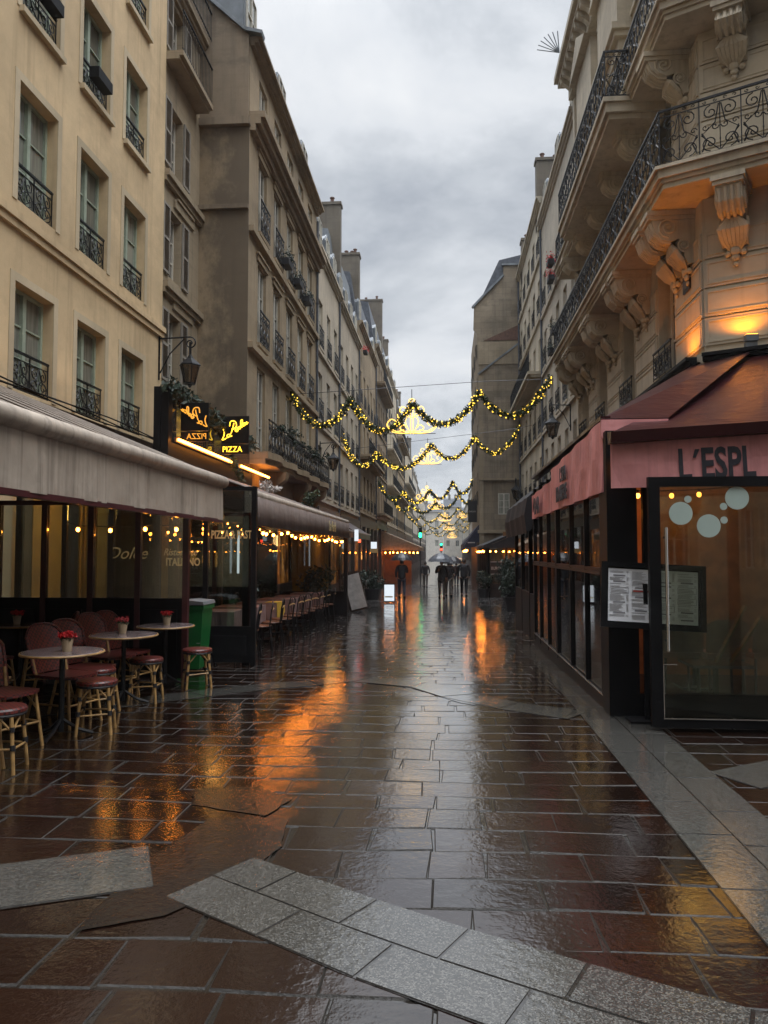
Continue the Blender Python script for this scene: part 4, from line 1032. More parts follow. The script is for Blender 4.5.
def neon_sign(label, X0, Y, z0, size, mt, mirror=False):
    t = thing('neon_sign', label, 'sign', (X0, Y, z0), 'neon signs over the pizza terrace')
    s = size; q = -1 if mirror else 1
    MB().box(X0-s*0.02, X0+s*1.02, Y+0.02, Y+0.06, z0-s*0.03, z0+s*1.0).build('board', 'black', t)
    MB().box(X0-s*0.02, X0+s*1.02, Y+0.02, Y+0.06, z0-s*0.42, z0-s*0.06).build('board', 'black', t)
    strokes = [
        [(0.06,0.52),(0.10,0.36),(0.06,0.20),(0.02,0.12),(0.10,0.13),(0.18,0.18)],                       # L
        [(0.30,0.32),(0.22,0.30),(0.22,0.20),(0.30,0.24),(0.34,0.34),(0.33,0.24),(0.40,0.26)],           # a
        [(0.36,0.36),(0.42,0.55),(0.46,0.74)], [(0.30,0.62),(0.34,0.80),(0.50,0.80),(0.56,0.64),(0.46,0.52),(0.38,0.52)],   # P
        [(0.50,0.44),(0.60,0.50),(0.58,0.58),(0.52,0.52),(0.55,0.42),(0.62,0.44)],                       # e
        [(0.62,0.46),(0.66,0.60),(0.70,0.58),(0.68,0.50)],                                               # r
        [(0.68,0.50),(0.76,0.66),(0.78,0.84),(0.72,0.82),(0.72,0.62),(0.78,0.58)],                       # l
        [(0.90,0.74),(0.82,0.72),(0.82,0.62),(0.90,0.68),(0.94,0.78),(0.93,0.68),(1.0,0.76)],            # a
    ]
    m = MB()
    for st in strokes:
        pts = [(X0+s*((1-x) if mirror else x), Y, z0+s*z) for x, z in st]
        m.tube(bezier(pts, 5), 0.011, 5)
    m.build('lettering', mt, t)
    o = worg(t)
    me = text_mesh('PIZZA', 0.30*s, 'lettering', mt, cond=0.92)
    w = max(v.co.x for v in me.vertices)
    inst(me, 'lettering', t, ((s*0.97 if mirror else s*0.03), 0.0, -s*0.34), rot=(PI/2, 0, PI if mirror else 0))
    return t
neon_sign('bright yellow neon sign reading La Perla PIZZA, further of the two', -4.98, 16.5, 4.03, 0.60, 'neon')
neon_sign('dimmer neon sign seen from behind, its lettering reversed', -5.02, 14.0, 3.92, 0.52, 'neon_back', True)
def greenery_path(name, label, cat, pts, r, n, size, mt, group=None, parts=()):
    t = thing(name, label, cat, tuple(pts[0]), group); m = MB(); P = [Vector(p) for p in pts]
    L = [0]
    for a, b in zip(P, P[1:]): L.append(L[-1]+(b-a).length)
    for _ in range(n):
        s = random.random()*L[-1]; k = max(i for i in range(len(P)-1) if L[i] <= s+1e-9); c = P[k].lerp(P[k+1], (s-L[k])/(L[k+1]-L[k]))
        d = Vector((random.gauss(0,1), random.gauss(0,1), random.gauss(0,1))).normalized()*r*random.random()**0.5
        m.leaf(c+d, size*random.uniform(0.6, 1.3))
    m.build('greenery', mt, t); return t
gp = [(-5.0, 13.3+k*0.6, 4.62-0.03*k) for k in range(11)]
greenery_path('evergreen_swag', 'dark evergreen swag along the top of the pizza fascia', 'swag', gp, 0.2, 1500, 0.07, 'darkfir')
greenery_path('evergreen_sprig', 'green sprig hanging below the gap in the orange strip light', 'sprig', [(-4.85, 16.9, 3.7), (-4.75, 16.9, 3.45), (-4.6, 16.9, 3.25)], 0.1, 160, 0.06, 'foliage')

# string lights
def string_lights(label, PA, PB, n, r=0.032, sag=0.06, drop=0.05, name='string_lights', mt='whitebulb', group='strings of warm bulbs'):
    t = thing(name, label, 'string lights', PA, group); c = MB(); cab = []
    a = Vector(PA); b = Vector(PB)
    me = cached(('bulb', r, mt), lambda: MB().ball((0,0,0), r, 8, 6, (1,1,1.15)).mesh('bulb', mt, True))
    for k in range(n):
        f = (k+0.5)/n; p = a.lerp(b, f)+Vector((random.uniform(-.03,.03), random.uniform(-.08,.08), -sag*abs(math.sin(f*PI*4))-random.uniform(0, 0.03)))
        cab.append(p+Vector((0, 0, drop)))
        inst(me, 'bulb', t, p-a)
        c.tube([p+Vector((0,0,r)), p+Vector((0,0,drop+0.01))], 0.012, 5)
    c.tube([a+Vector((0,0,drop))]+cab+[b+Vector((0,0,drop))], 0.006, 4); c.build('cable', 'black', t)
    return t
string_lights('row of glowing bulbs under the edge of the brown awning', (-2.97, 11.3, 1.98), (-2.97, 21.9, 1.93), 22, 0.024)
string_lights('four bulbs strung behind the burgundy-framed windscreen', (-5.1, 9.75, 1.97), (-3.3, 9.75, 1.97), 4, 0.026)
string_lights('bulbs glowing behind the PIZZA & PASTA lettering', (-4.6, 11.9, 2.0), (-3.1, 11.9, 1.95), 5, 0.02)
string_lights('dim row of bulbs deep inside the pizza terrace', (-4.7, 12.5, 2.3), (-4.7, 20.5, 2.2), 8, 0.016)
lt = thing('light_box', 'thin bright vertical light seen through the pizza terrace', 'light', (-5.3, 18.0, 1.1))
MB().box(-4.88, -4.84, 17.5, 17.56, 1.1, 2.1).build('tube', 'litboard', lt)

# --- furniture
def bistro_table(label, x, y, r=0.34, h=0.74):
    g = gz(y); t = thing('bistro_table', label, 'table', (x, y, g), 'round tables of the near cafe')
    MB().lathe([(r-0.012, h-0.028), (r, h-0.022), (r, h-0.006), (r-0.01, h)], (x, y, g), 32).build('tabletop', 'marble', t)
    MB().tube([(x+r*math.cos(2*PI*k/32), y+r*math.sin(2*PI*k/32), g+h-0.014) for k in range(32)], 0.011, 6, True).build('rim', 'bamboo', t)
    m = MB().tube([(x, y, g+0.05), (x, y, g+h-0.03)], 0.025, 8)
    for k in range(3):
        a = k*2*PI/3+0.5
        m.tube([(x, y, g+0.16), (x+0.14*math.cos(a), y+0.14*math.sin(a), g+0.06), (x+0.26*math.cos(a), y+0.26*math.sin(a), g+0.015)], 0.016, 6)
    m.build('pedestal', 'iron', t); return t
bistro_table('round marble cafe table nearest the camera, red flowers on it', -3.33, 6.42)
bistro_table('round marble cafe table in the middle of the near row', -3.37, 7.78)
bistro_table('round marble cafe table nearest the green bin', -3.36, 8.95, 0.33)
bistro_table('round cafe table at the back by the wall, left edge', -5.15, 8.9, 0.3)
def flower_pot(label, x, y, mt, h=0.74):
    z = gz(y)+h; t = thing('flower_pot', label, 'flower pot', (x, y, z), 'flower pots on the cafe tables')
    MB().lathe([(0.036, 0), (0.05, 0.10), (0.053, 0.105), (0.046, 0.105), (0.044, 0.09)], (x, y, z), 16).build('pot', 'potcream', t)
    m = MB()
    for _ in range(24):
        a = random.random()*2*PI; q = 0.065*random.random()**0.5; c = Vector((x+q*math.cos(a), y+q*math.sin(a), z+0.125+random.uniform(0, 0.035)))
        for k in range(9): m.leaf(c+Vector((random.gauss(0,.008), random.gauss(0,.008), random.gauss(0,.006))), 0.017)
    m.build('flowers', mt, t)
    m = MB()
    for _ in range(40):
        a = random.random()*2*PI; m.leaf((x+0.05*math.cos(a), y+0.05*math.sin(a), z+0.11+random.uniform(-.01,.01)), 0.02)
    m.build('leaves', 'foliage', t)
flower_pot('cream pot of bright red flowers on the nearest cafe table', -3.28, 6.40, 'redflower')
flower_pot('cream pot of pinkish red flowers on the middle cafe table', -3.42, 7.86, 'pinkflower')
flower_pot('cream pot of red flowers on the cafe table by the green bin', -3.36, 8.98, 'redflower')
flower_pot('small pot of dark red flowers on the back cafe table', -5.2, 8.9, 'redflower')
def make_stool(label):
    t = thing('rattan_stool', label, 'stool', (0,0,0), 'rattan stools of the near cafe'); r = 0.165
    MB().lathe([(r-0.01, 0.425), (r+0.012, 0.432), (r+0.012, 0.452), (r, 0.465), (0.03, 0.470)], (0,0,0), 24).build('seat', 'rattan', t)
    MB().tube([(r*1.0*math.cos(2*PI*k/24), r*1.0*math.sin(2*PI*k/24), 0.418) for k in range(24)], 0.012, 6, True).build('seat_ring', 'binding', t)
    for k in range(4):
        a = PI/4+k*PI/2; c, s = math.cos(a), math.sin(a)
        l = MB().tube([(0.205*c, 0.205*s, 0.0), (0.155*c, 0.155*s, 0.42)], [0.014, 0.015], 8)
        l = l.build('leg', 'bamboo', t)
        MB().tube([(0.187*c, 0.187*s, 0.17), (0.185*c, 0.185*s, 0.21)], 0.021, 8).build('binding', 'binding', l)
        MB().tube([(0.171*c, 0.171*s, 0.3), (0.168*c, 0.168*s, 0.335)], 0.020, 8).build('binding', 'binding', l)
        for q in (-1, 1):
            b = a+q*PI/4*0.72; MB().tube([(0.172*c, 0.172*s, 0.30), (0.15*math.cos(b), 0.15*math.sin(b), 0.41)], 0.009, 6).build('brace', 'bamboo', t)
    pts = [(0.188*math.cos(PI/4+k*PI/2), 0.188*math.sin(PI/4+k*PI/2), 0.17+0.012*(k % 2)) for k in range(4)]
    for a, b in ((0, 1), (1, 2), (2, 3), (3, 0)): MB().tube([pts[a], pts[b]], 0.009, 6).build('stretcher', 'bamboo', t)
    return t
stool = make_stool('x')
for k, (x, y, lab, rz) in enumerate([(-3.11, 6.62, 'round rattan stool in front of the nearest table, whole in view', 0.3), (-3.22, 8.02, 'round rattan stool in front of the middle table', 0.1), (-2.98, 8.98, 'round rattan stool standing before the green bin', 0.5), (-3.27, 5.42, 'round rattan stool cut by the left edge of the picture', 0.2), (-3.42, 7.28, 'round rattan stool half hidden behind the other stools', 0.6)]):
    o = stool if k == 0 else copy_tree(stool)
    o.location = (x, y, gz(y)); o.rotation_euler.z = rz; o['label'] = lab
def make_chair():
    t = thing('rattan_chair', 'x', 'chair', (0,0,0), 'rattan chairs of the near cafe')      # faces +x
    MB().prism([(-0.2,-0.2),(0.16,-0.22),(0.22,-0.14),(0.23,0),(0.22,0.14),(0.16,0.22),(-0.2,0.2)], 0.435, 0.462, 'z').build('seat', 'rattan', t)
    # tall arched woven back, leaning
    m = MB(); n = 14; out = []
    for k in range(n+1):
        u = -1+2*k/n; out.append(u)
    vs = []; cols_ = 14; rows_ = 8
    for j in range(rows_+1):
        v = j/rows_
        for i in range(cols_+1):
            u = -1+2*i/cols_; wv = 0.205+0.015*v; hh = 0.44*(1-0.25*abs(u)**3.5)
            z = 0.47+v*hh; x = -0.20-(z-0.47)*0.28-0.03*(1-u*u)
            vs.append((x, u*wv, z))
    fsx = [(j*(cols_+1)+i, j*(cols_+1)+i+1, (j+1)*(cols_+1)+i+1, (j+1)*(cols_+1)+i) for j in range(rows_) for i in range(cols_)]
    m.add(vs, fsx); m.add([(x-0.012, y, z) for x, y, z in vs], [f[::-1] for f in fsx])
    m.build('backrest', 'rattan', t)
    rim = [vs[j*(cols_+1)] for j in range(rows_+1)]+[vs[rows_*(cols_+1)+i] for i in range(1, cols_+1)]+[vs[j*(cols_+1)+cols_] for j in range(rows_-1, -1, -1)]
    MB().tube(rim, 0.014, 6).build('back_frame', 'rattan', t)
    for q in (-1, 1):
        MB().tube([(0.23, q*0.2, 0), (0.17, q*0.17, 0.44)], 0.014, 7).build('leg', 'bamboo', t)
        MB().tube([(-0.30, q*0.2, 0), (-0.19, q*0.185, 0.44), (-0.24, q*0.2, 0.62)], 0.014, 7).build('leg', 'bamboo', t)
        MB().tube([(0.205, q*0.19, 0.2), (-0.25, q*0.195, 0.2)], 0.010, 6).build('stretcher', 'bamboo', t)
        MB().tube([(0.19, q*0.18, 0.3), (0.04, q*0.17, 0.435)], 0.009, 6).build('brace', 'bamboo', t)
    MB().tube([(0.205, -0.19, 0.2), (0.205, 0.19, 0.2)], 0.010, 6).build('stretcher', 'bamboo', t)
    return t
ch = make_chair()
CH = [(-3.62, 6.02, -0.35, 'red rattan chair left of the nearest table, seat toward the street'), (-3.55, 6.95, -0.3, 'red rattan chair between the nearest and the middle table, front one'), (-3.58, 7.42, -0.3, 'red rattan chair just behind the second, before the middle table'),
      (-3.72, 8.25, -0.3, 'red rattan chair at the far side of the middle table'), (-3.72, 8.68, -0.25, 'red rattan chair at the last table, by the windscreen'), (-3.55, 5.35, -0.35, 'red rattan chair at the extreme left edge of the picture'),
      (-4.55, 8.35, -2.6, 'dark chair by the back wall, turned toward its table'), (-4.95, 7.9, 1.4, 'dark chair by the back wall at the left edge')]
for k, (x, y, rz, lab) in enumerate(CH):
    o = ch if k == 0 else copy_tree(ch)
    o.location = (x, y, gz(y)); o.rotation_euler.z = rz; o['label'] = lab
# green wheelie bin
bn = thing('wheelie_bin', 'bright green wheelie bin with grey lid between the two windscreens', 'bin', (-3.5, 10.35, gz(10.35)))
g = gz(10.35)
MB().add([(-3.68,10.14,g+.06),(-3.32,10.14,g+.06),(-3.32,10.56,g+.06),(-3.68,10.56,g+.06),(-3.75,10.08,g+.94),(-3.25,10.08,g+.94),(-3.25,10.62,g+.94),(-3.75,10.62,g+.94)], [(0,3,2,1),(4,5,6,7),(0,1,5,4),(1,2,6,5),(2,3,7,6),(3,0,4,7)]).box(-3.77,-3.23,10.06,10.64,g+.90,g+.96).build('body', 'bin', bn)
MB().prism([(-3.78, g+.965), (-3.22, g+.965), (-3.24, g+1.01), (-3.5, g+1.03), (-3.76, g+1.01)], 10.04, 10.66, 'y').build('lid', 'zinc', bn)
for q in (-3.72, -3.28): MB().tube([(q-0.02, 10.58, g+.1), (q+0.02, 10.58, g+.1)], 0.1, 14).build('wheel', 'black', bn)
MB().box(-3.36, -3.30, 10.115, 10.125, g+.42, g+.64).build('sticker', 'whitefab', bn)
bn.scale = (0.84, 0.84, 0.96)
# clothed tables and bistro chairs in the pizza terrace
TY = [11.9, 13.3, 14.8, 16.4, 18.1, 19.9]
for k, y in enumerate(TY):
    g = gz(y); x = -3.65
    t = thing('dining_table', ['clothed table just behind the PIZZA & PASTA glass', 'clothed table second behind the lettered glass', 'clothed table third along, a yellow cloth on its corner', 'clothed table fourth along the terrace', 'clothed table fifth along the terrace', 'clothed table at the far end of the terrace'][k], 'table', (x, y, g), 'clothed tables of the pizza terrace')
    MB().box(x-0.38, x+0.38, y-0.33, y+0.33, g+0.715, g+0.74).build('tabletop', 'brownwood', t)
    MB().tube([(x, y, g+0.03), (x, y, g+0.71)], 0.035, 8).box(x-0.25, x+0.25, y-0.25, y+0.25, g, g+0.03).build('pedestal', 'iron', t)
    m = MB(); n = 48; top = []; bot = []
    def sq(a, s):
        c, q = math.cos(a), math.sin(a); d = max(abs(c), abs(q)); return (c/d*s, q/d*s*0.87)
    for i in range(n):
        a = 2*PI*i/n; p = sq(a, 0.39); f = 1+0.05*math.sin(i*1.9)+0.02*math.sin(i*3.3); top.append((x+p[0], y+p[1], g+0.745)); bot.append((x+p[0]*f*1.03, y+p[1]*f*1.03, g+0.42+0.05*math.cos(4*a)))
    vs = top+bot+[(x, y, g+0.747)]
    m.add(vs, [(i, (i+1) % n, n+(i+1) % n, n+i) for i in range(n)]+[(i, (i+1) % n, 2*n) for i in range(n)])
    c = m.build('tablecloth', 'cloth', None)
    c.name = 'tablecloth'; tag(c, ['mauve cloth draped over the table behind the PIZZA & PASTA glass', 'mauve cloth on the second table of the terrace', 'mauve cloth on the third table under the yellow one', 'mauve cloth on the fourth terrace table', 'mauve cloth on the fifth terrace table', 'mauve cloth on the farthest terrace table'][k], 'tablecloth', 'mauve tablecloths')
y = 14.8; g = gz(y)
yc = MB().add([(-3.25,14.5,g+.752),(-3.22,15.0,g+.752),(-3.5,14.9,g+.752),(-3.5,14.5,g+.752),(-3.235,14.46,g+.4),(-3.205,14.8,g+.45),(-3.2,15.02,g+.55)], [(0,1,2,3),(0,4,5,1),(1,5,6)]).build('napkin', 'yellowcloth')
tag(yc, 'yellow cloth hanging over the corner of a terrace table', 'napkin')
def make_bistro():
    t = thing('bistro_chair', 'x', 'chair', (0,0,0), 'dark metal chairs of the pizza terrace')    # faces -x (backs to the street)
    MB().lathe([(0.19, 0.44), (0.2, 0.45), (0.19, 0.465)], (0,0,0), 18).build('seat', 'brownwood', t)
    for q in (-1, 1):
        MB().tube([(-0.16, q*0.15, 0), (-0.14, q*0.14, 0.44)], 0.012, 6).build('leg', 'iron', t)
        MB().tube([(0.22, q*0.17, 0), (0.17, q*0.16, 0.44)], 0.012, 6).build('leg', 'iron', t)
    arch = [(0.17, -0.17, 0.44), (0.2, -0.19, 0.7)]+[(0.22, 0.19*math.cos(PI-PI*k/8), 0.78+0.09*math.sin(PI*k/8)) for k in range(9)]+[(0.2, 0.19, 0.7), (0.17, 0.17, 0.44)]
    m = MB().tube(arch, 0.012, 6)
    for u in (-0.1, 0, 0.1): m.tube([(0.18, u, 0.46), (0.22, u*1.1, 0.84)], 0.006, 5)
    m.build('backrest', 'iron', t)
    MB().tube([(0.205, -0.19, 0.72), (0.235, 0, 0.74), (0.205, 0.19, 0.72)], 0.014, 6).build('back_rail', 'bamboo', t)
    return t
bc = make_bistro(); k = 0
names = ['nearest', 'second', 'third', 'fourth', 'fifth', 'sixth', 'seventh', 'eighth', 'ninth', 'last']
for y in [11.75, 12.6, 13.45, 14.3, 15.2, 16.0, 16.9, 17.9, 18.8, 19.8]:
    o = bc if k == 0 else copy_tree(bc)
    o.location = (-3.12, y, gz(y)); o.rotation_euler.z = random.uniform(-0.3, 0.3); o['label'] = names[k]+' dark metal chair along the street side of the pizza terrace'; k += 1
for k, y in enumerate((13.3, 16.4)):
    o = copy_tree(bc); o.location = (-4.35, y, gz(y)); o.rotation_euler.z = PI; o['label'] = ['dark metal chair deep inside behind the second terrace table', 'dark metal chair deep inside behind the fourth terrace table'][k]
# plants
def bush(name, label, cat, x, y, z, r, h, n, leaf, mt='foliage', pot=None, group=None, trunk=0.0):
    t = thing(name, label, cat, (x, y, z), group); m = MB(); zz = z
    if pot:
        MB().lathe([(pot*0.75, 0), (pot, pot*1.3), (pot*1.06, pot*1.32), (pot*0.95, pot*1.34), (pot*0.9, pot*1.2)], (x, y, z), 12).build('pot', 'blackfab', t); zz += pot*1.25
    if trunk: MB().tube([(x, y, zz-0.05), (x+0.01, y, zz+trunk)], 0.02, 6).build('trunk', 'darkwood', t); zz += trunk
    cl = [(random.gauss(0, .4), random.gauss(0, .4), random.uniform(0.15, 0.9), random.uniform(.35, .6)) for _ in range(9)]
    for _ in range(n):
        c = random.choice(cl); d = Vector((random.gauss(0,1), random.gauss(0,1), random.gauss(0,1))).normalized()*random.random()**0.4*c[3]
        m.leaf((x+(c[0]+d.x)*r, y+(c[1]+d.y)*r, zz+max(0, c[2]+d.z*0.6)*h), leaf*random.uniform(0.6, 1.3))
    m.build('foliage', mt, t); return t
for k, y in enumerate((21.3, 22.9, 24.5, 26.1, 27.8)):
    bush('potted_plant', names[k]+' round clipped bush along the iron plant balcony on the left', 'plant', -4.72, y, 4.26, 0.30, 0.42, 420, 0.05, 'darkfir', 0.13, 'clipped bushes on the balcony', 0.42)
bush('potted_plant', 'green plant on the far end of the brown awning', 'plant', -3.7, 20.6, 2.85, 0.3, 0.4, 260, 0.06, 'foliage')
bush('potted_plant', 'pale flowering plant on the middle of the brown awning', 'plant', -4.3, 18.2, 3.05, 0.3, 0.25, 240, 0.05, 'whitefab')
bush('potted_plant', 'dark leafy shrub inside the far end of the pizza terrace', 'plant', -3.7, 21.6, gz(21.6), 0.5, 1.1, 900, 0.07, 'darkfir', 0.25)
bush('potted_plant', 'dark leafy shrub low inside the pizza terrace', 'plant', -4.5, 19.0, gz(19), 0.4, 0.7, 500, 0.07, 'darkfir', 0.25)

# ================================================================== LAMPS
def bracket_lantern(label, wx, y, z, arm, side, h=0.85, dirv=(1, 0)):
    """arm leaves the wall at (wx,y), lantern hangs at its tip; z = top of the arm"""
    t = thing('wall_lantern', label, 'street lamp', (wx, y, z-0.9), 'bracket lanterns')
    X = lambda d: (wx+dirv[0]*d, y+dirv[1]*d)
    m = MB().tube([(*X(0.0), z-0.95), (*X(0.0), z+0.08)], 0.022, 6).tube([(*X(0.0), z), (*X(arm), z+0.02)], 0.02, 6)
    m.tube([(*X(0.02), z-0.8), (*X(arm*0.35), z-0.35), (*X(arm*0.8), z-0.02)], 0.015, 6)
    sp = spiral(0, 0, 0.14, PI/2, 1.4, -1, 20, 0.2)
    m.tube([(*X(arm+0.0+p[0]), z-0.12+p[2]) for p in sp], 0.016, 6)
    m.tube([(*X(arm), z-0.1), (*X(arm), z-0.38)], 0.03, 6)
    m.build('bracket', 'iron', t)
    cx, cy = X(arm); zt = z-0.38; s = h
    MB().lathe([(0.03*s, 0), (0.06*s, -0.05*s), (0.09*s, -0.10*s), (0.25*s, -0.24*s), (0.27*s, -0.27*s), (0.25*s, -0.28*s)], (cx, cy, zt), 6).build('hood', 'iron', t)
    fr = MB()
    for k in range(6):
        a = 2*PI*k/6; fr.tube([(cx+0.23*s*math.cos(a), cy+0.23*s*math.sin(a), zt-0.28*s), (cx+0.13*s*math.cos(a), cy+0.13*s*math.sin(a), zt-0.70*s)], 0.010, 4)
    fr.lathe([(0.14*s, -0.72*s), (0.14*s, -0.69*s), (0.05*s, -0.68*s)], (cx, cy, zt), 6).lathe([(0.02*s, -0.80*s), (0.05*s, -0.75*s), (0.06*s, -0.72*s)], (cx, cy, zt), 6)
    fr.build('cage', 'iron', t)
    MB().lathe([(0.125*s, -0.69*s), (0.222*s, -0.285*s)], (cx, cy, zt), 6).build('pane', 'lampglass', t)
    return t
M['lampglass'] = glassy('lantern_glass', (0.5, 0.42, 0.36), 0.15, 0.05)
bracket_lantern('large black iron lantern on the corner of the cream house', -6.48, 16.6, 6.45, 0.72, 'L', 0.95)
bracket_lantern('smaller bracket lantern on the off-white house beyond the plant balcony', -5.18, 31.0, 6.1, 0.55, 'L', 1.0)
bracket_lantern('bracket lantern on the right facade beside the pink awning', 4.58, 28.2, 7.0, 0.65, 'R', 1.1, (-1, 0))
bracket_lantern('bracket lantern hung on the blank party wall', 4.25, 46.78, 6.05, 0.5, 'F', 1.2, (-0.02, -1))
# flood light on the corner house
fl = thing('flood_light', 'small floodlight throwing orange light on the corner wall', 'light', (5.18, 13.2, 5.05))
MB().box(5.09, 5.27, 13.16, 13.28, 5.0, 5.16).box(5.13, 5.23, 13.2, 13.5, 5.05, 5.1).build('bracket', 'zinc', fl)
MB().box(5.08, 5.28, 13.13, 13.26, 5.17, 5.28).build('housing', 'zinc', fl)
MB().box(5.09, 5.27, 13.14, 13.25, 5.281, 5.29).build('lens', 'flood', fl)
lamp('flood_lamp', 'SPOT', (5.04, 13.20, 5.33), 32, (1.0, 0.30, 0.015), (R_(180), 0, 0), 0.05, R_(165), 0.6)
lamp('flood_lamp', 'SPOT', (4.2, 14.2, 5.1), 50, (1.0, 0.28, 0.012), (R_(180), 0, 0), 0.05, R_(150), 0.6)

# ================================================================== RIGHT CAFE
rc = thing('terrace_enclosure', 'black framed glass terrace of the corner brasserie under pink awnings', 'terrace', (1.62, 10, 0))
XT = 1.62; yN, yF = 7.68, 14.1
for y, w in ((8.0, 0.05), (8.95, 0.02), (10.0, 0.03), (11.25, 0.07), (12.2, 0.02), (13.2, 0.03), (14.05, 0.06)):
    MB().box(XT-0.03, XT+0.04, y-w, y+w, gz(y)+0.14, 2.75).build('mullion', 'black', rc)
ys = [8.05, 8.93, 9.97, 11.18, 12.18, 13.17, 14.0]
for a, b in zip(ys, ys[1:]):
    MB().box(XT, XT+0.008, a+0.04, b-0.02, 1.44, 2.72).build('pane', 'glass', rc)
    MB().box(XT, XT+0.008, a+0.04, b-0.02, 0.16, 1.36).build('pane', 'glass', rc)
MB().box(XT-0.035, XT+0.035, 8.04, yF, 1.365, 1.40).box(XT-0.03, XT+0.03, 8.04, yF, 1.405, 1.435).build('rail', 'iron', rc)
MB().box(XT-0.02, XT+0.05, 7.7, yF, -0.15, 0.15).build('stall_riser', 'black', rc)
MB().box(XT-0.032, XT-0.02, 7.7, yF, 0.135, 0.15).build('trim', 'steel', rc)
MB().box(XT-0.04, XT+0.25, yN-0.05, yN+0.28, -0.02, 2.8).build('corner_post', 'black', rc)
MB().box(XT+0.32, XT+0.40, yN, yN+0.07, 0.0, 2.7).box(1.88, 6.5, yN, yN+0.06, 2.3, 2.75).build('front_frame', 'black', rc)
MB().box(1.88, 6.5, yN, yN+0.06, -0.02, 0.22).build('front_sill', 'black', rc)
for a, b in ((2.03, 3.4), (3.46, 4.8), (4.86, 6.4)): MB().box(a, b, yN+0.02, yN+0.028, 0.22, 2.3).build('front_pane', 'glass', rc)
# inside: floor, back wall, counter
MB().quad((1.7, 7.8, 0.02), (6.4, 7.8, 0.02), (6.4, 14.0, 0.02), (1.7, 14.0, 0.02)).build('floor', 'floorin', rc)
MB().box(4.0, 4.06, 10.3, 14.0, 0, 2.69).box(2.3, 6.5, 10.2, 10.26, 0, 2.69).box(1.75, 4.0, 13.9, 13.96, 0, 2.69).build('inner_wall', 'brickin', rc)
MB().box(1.70, 6.5, 7.76, 14.0, 2.70, 2.74).build('ceiling', 'darkwood', rc)
# open glass door in front
dr = thing('glass_door', 'tall black framed glass door with frosted dots and long steel handle', 'door', (1.88, 7.07, 0))
MB().box(1.83, 1.93, 7.04, 7.10, 0.04, 2.28).box(1.93, 2.98, 7.04, 7.10, 2.19, 2.28).box(1.93, 2.98, 7.04, 7.10, 0.04, 0.11).box(2.98, 3.08, 7.04, 7.10, 0.04, 2.28).build('frame', 'black', dr)
MB().box(1.93, 2.98, 7.066, 7.074, 0.11, 2.19).build('pane', 'glass_green', dr)
MB().tube([(1.965, 6.99, 0.72), (1.965, 6.99, 1.82)], 0.014, 10).box(1.957, 1.973, 6.99, 7.06, 0.8, 0.82).box(1.957, 1.973, 6.99, 7.06, 1.72, 1.74).build('handle', 'steel', dr)
MB().box(1.93, 2.98, 7.03, 7.038, 0.115, 0.122).box(1.93, 1.937, 7.03, 7.038, 0.122, 0.6).box(1.937, 2.05, 7.03, 7.038, 0.593, 0.6).build('trim', 'steel', dr)
m = MB()
for px_, py_, r in ((679,513,11.7), (686.5,499,3.6), (707,525.5,11.7), (722.3,506.3,3.6), (722.5,519.8,3.6), (736,498,11.7)):
    sx = 2.89-(768-px_)*0.00868; sz = 2.25-(py_-480)*0.00912
    MB().prism([(sx+r*0.0089*math.cos(2*PI*k/32), sz+r*0.0089*math.sin(2*PI*k/32)) for k in range(32)], 7.058, 7.062, 'y').build('frosted_dot', 'decal', dr)
# menu board on its easel, between door and terrace
mb_ = thing('menu_board', 'black framed menu with two printed sheets on a post, half behind the glass door', 'menu board', (1.9, 7.35, 0))
def lean(o): o.rotation_euler = (R_(-7), R_(3), R_(0)); return o
xb, zb_ = 1.45, 0.90; Wb, Hb = 0.97, 0.62
fo = MB().box(0, Wb, 0, 0.04, 0, 0.045).box(0, Wb, 0, 0.04, Hb-0.045, Hb).box(0, 0.05, 0, 0.04, 0.045, Hb-0.045).box(Wb-0.05, Wb, 0, 0.04, 0.045, Hb-0.045).box(0.05, Wb-0.05, 0.03, 0.04, 0.045, Hb-0.045)
fo = fo.build('frame', 'black', mb_, False); fo.location = (xb-1.9, 0.0, zb_); lean(fo)
for k, (a, b) in enumerate(((0.07, 0.475), (0.495, 0.90))):
    pa = MB().box(a, b, 0.022, 0.026, 0.06, Hb-0.06).build('menu_sheet', 'paper', fo, False)
    ink = MB(); red = MB(); rr = random.Random(5+k)
    for c in range(2):
        x0 = a+0.015+c*(b-a)/2; x1 = x0+(b-a)/2-0.03; z = Hb-0.085
        while z > 0.09:
            kind = rr.random()
            if kind < 0.12:
                ink.box(x0+0.03, x1-0.03, 0.018, 0.0215, z-0.012, z); z -= 0.026
            elif kind < 0.16 and z > 0.2:
                t_ = 0.0025; ink.box(x0, x1, 0.018, 0.0215, z-t_, z).box(x0, x1, 0.018, 0.0215, z-0.06, z-0.06+t_).box(x0, x0+t_, 0.018, 0.0215, z-0.06+t_, z-t_).box(x1-t_, x1, 0.018, 0.0215, z-0.06+t_, z-t_)
                for q in range(3): ink.box(x0+0.01, x1-0.01-rr.random()*0.05, 0.018, 0.0215, z-0.02-q*0.013, z-0.0165-q*0.013)
                z -= 0.072
            else:
                e_ = x0+(x1-x0)*rr.uniform(0.5, 0.8); ink.box(x0, e_, 0.018, 0.0215, z-0.0022, z).box(x1-0.02, x1, 0.018, 0.0215, z-0.0022, z); z -= 0.0105 if rr.random() < 0.85 else 0.024
    ink.build('print', 'ink', pa, False)
    if k == 0:
        red.box(a+0.23, a+0.37, 0.014, 0.0178, 0.345, 0.358).build('red_print', 'inkred', pa, False)
    else: MB().box(a+0.02, a+0.06, 0.012, 0.0178, Hb-0.22, Hb-0.05).build('sticker', 'slate', pa, False)
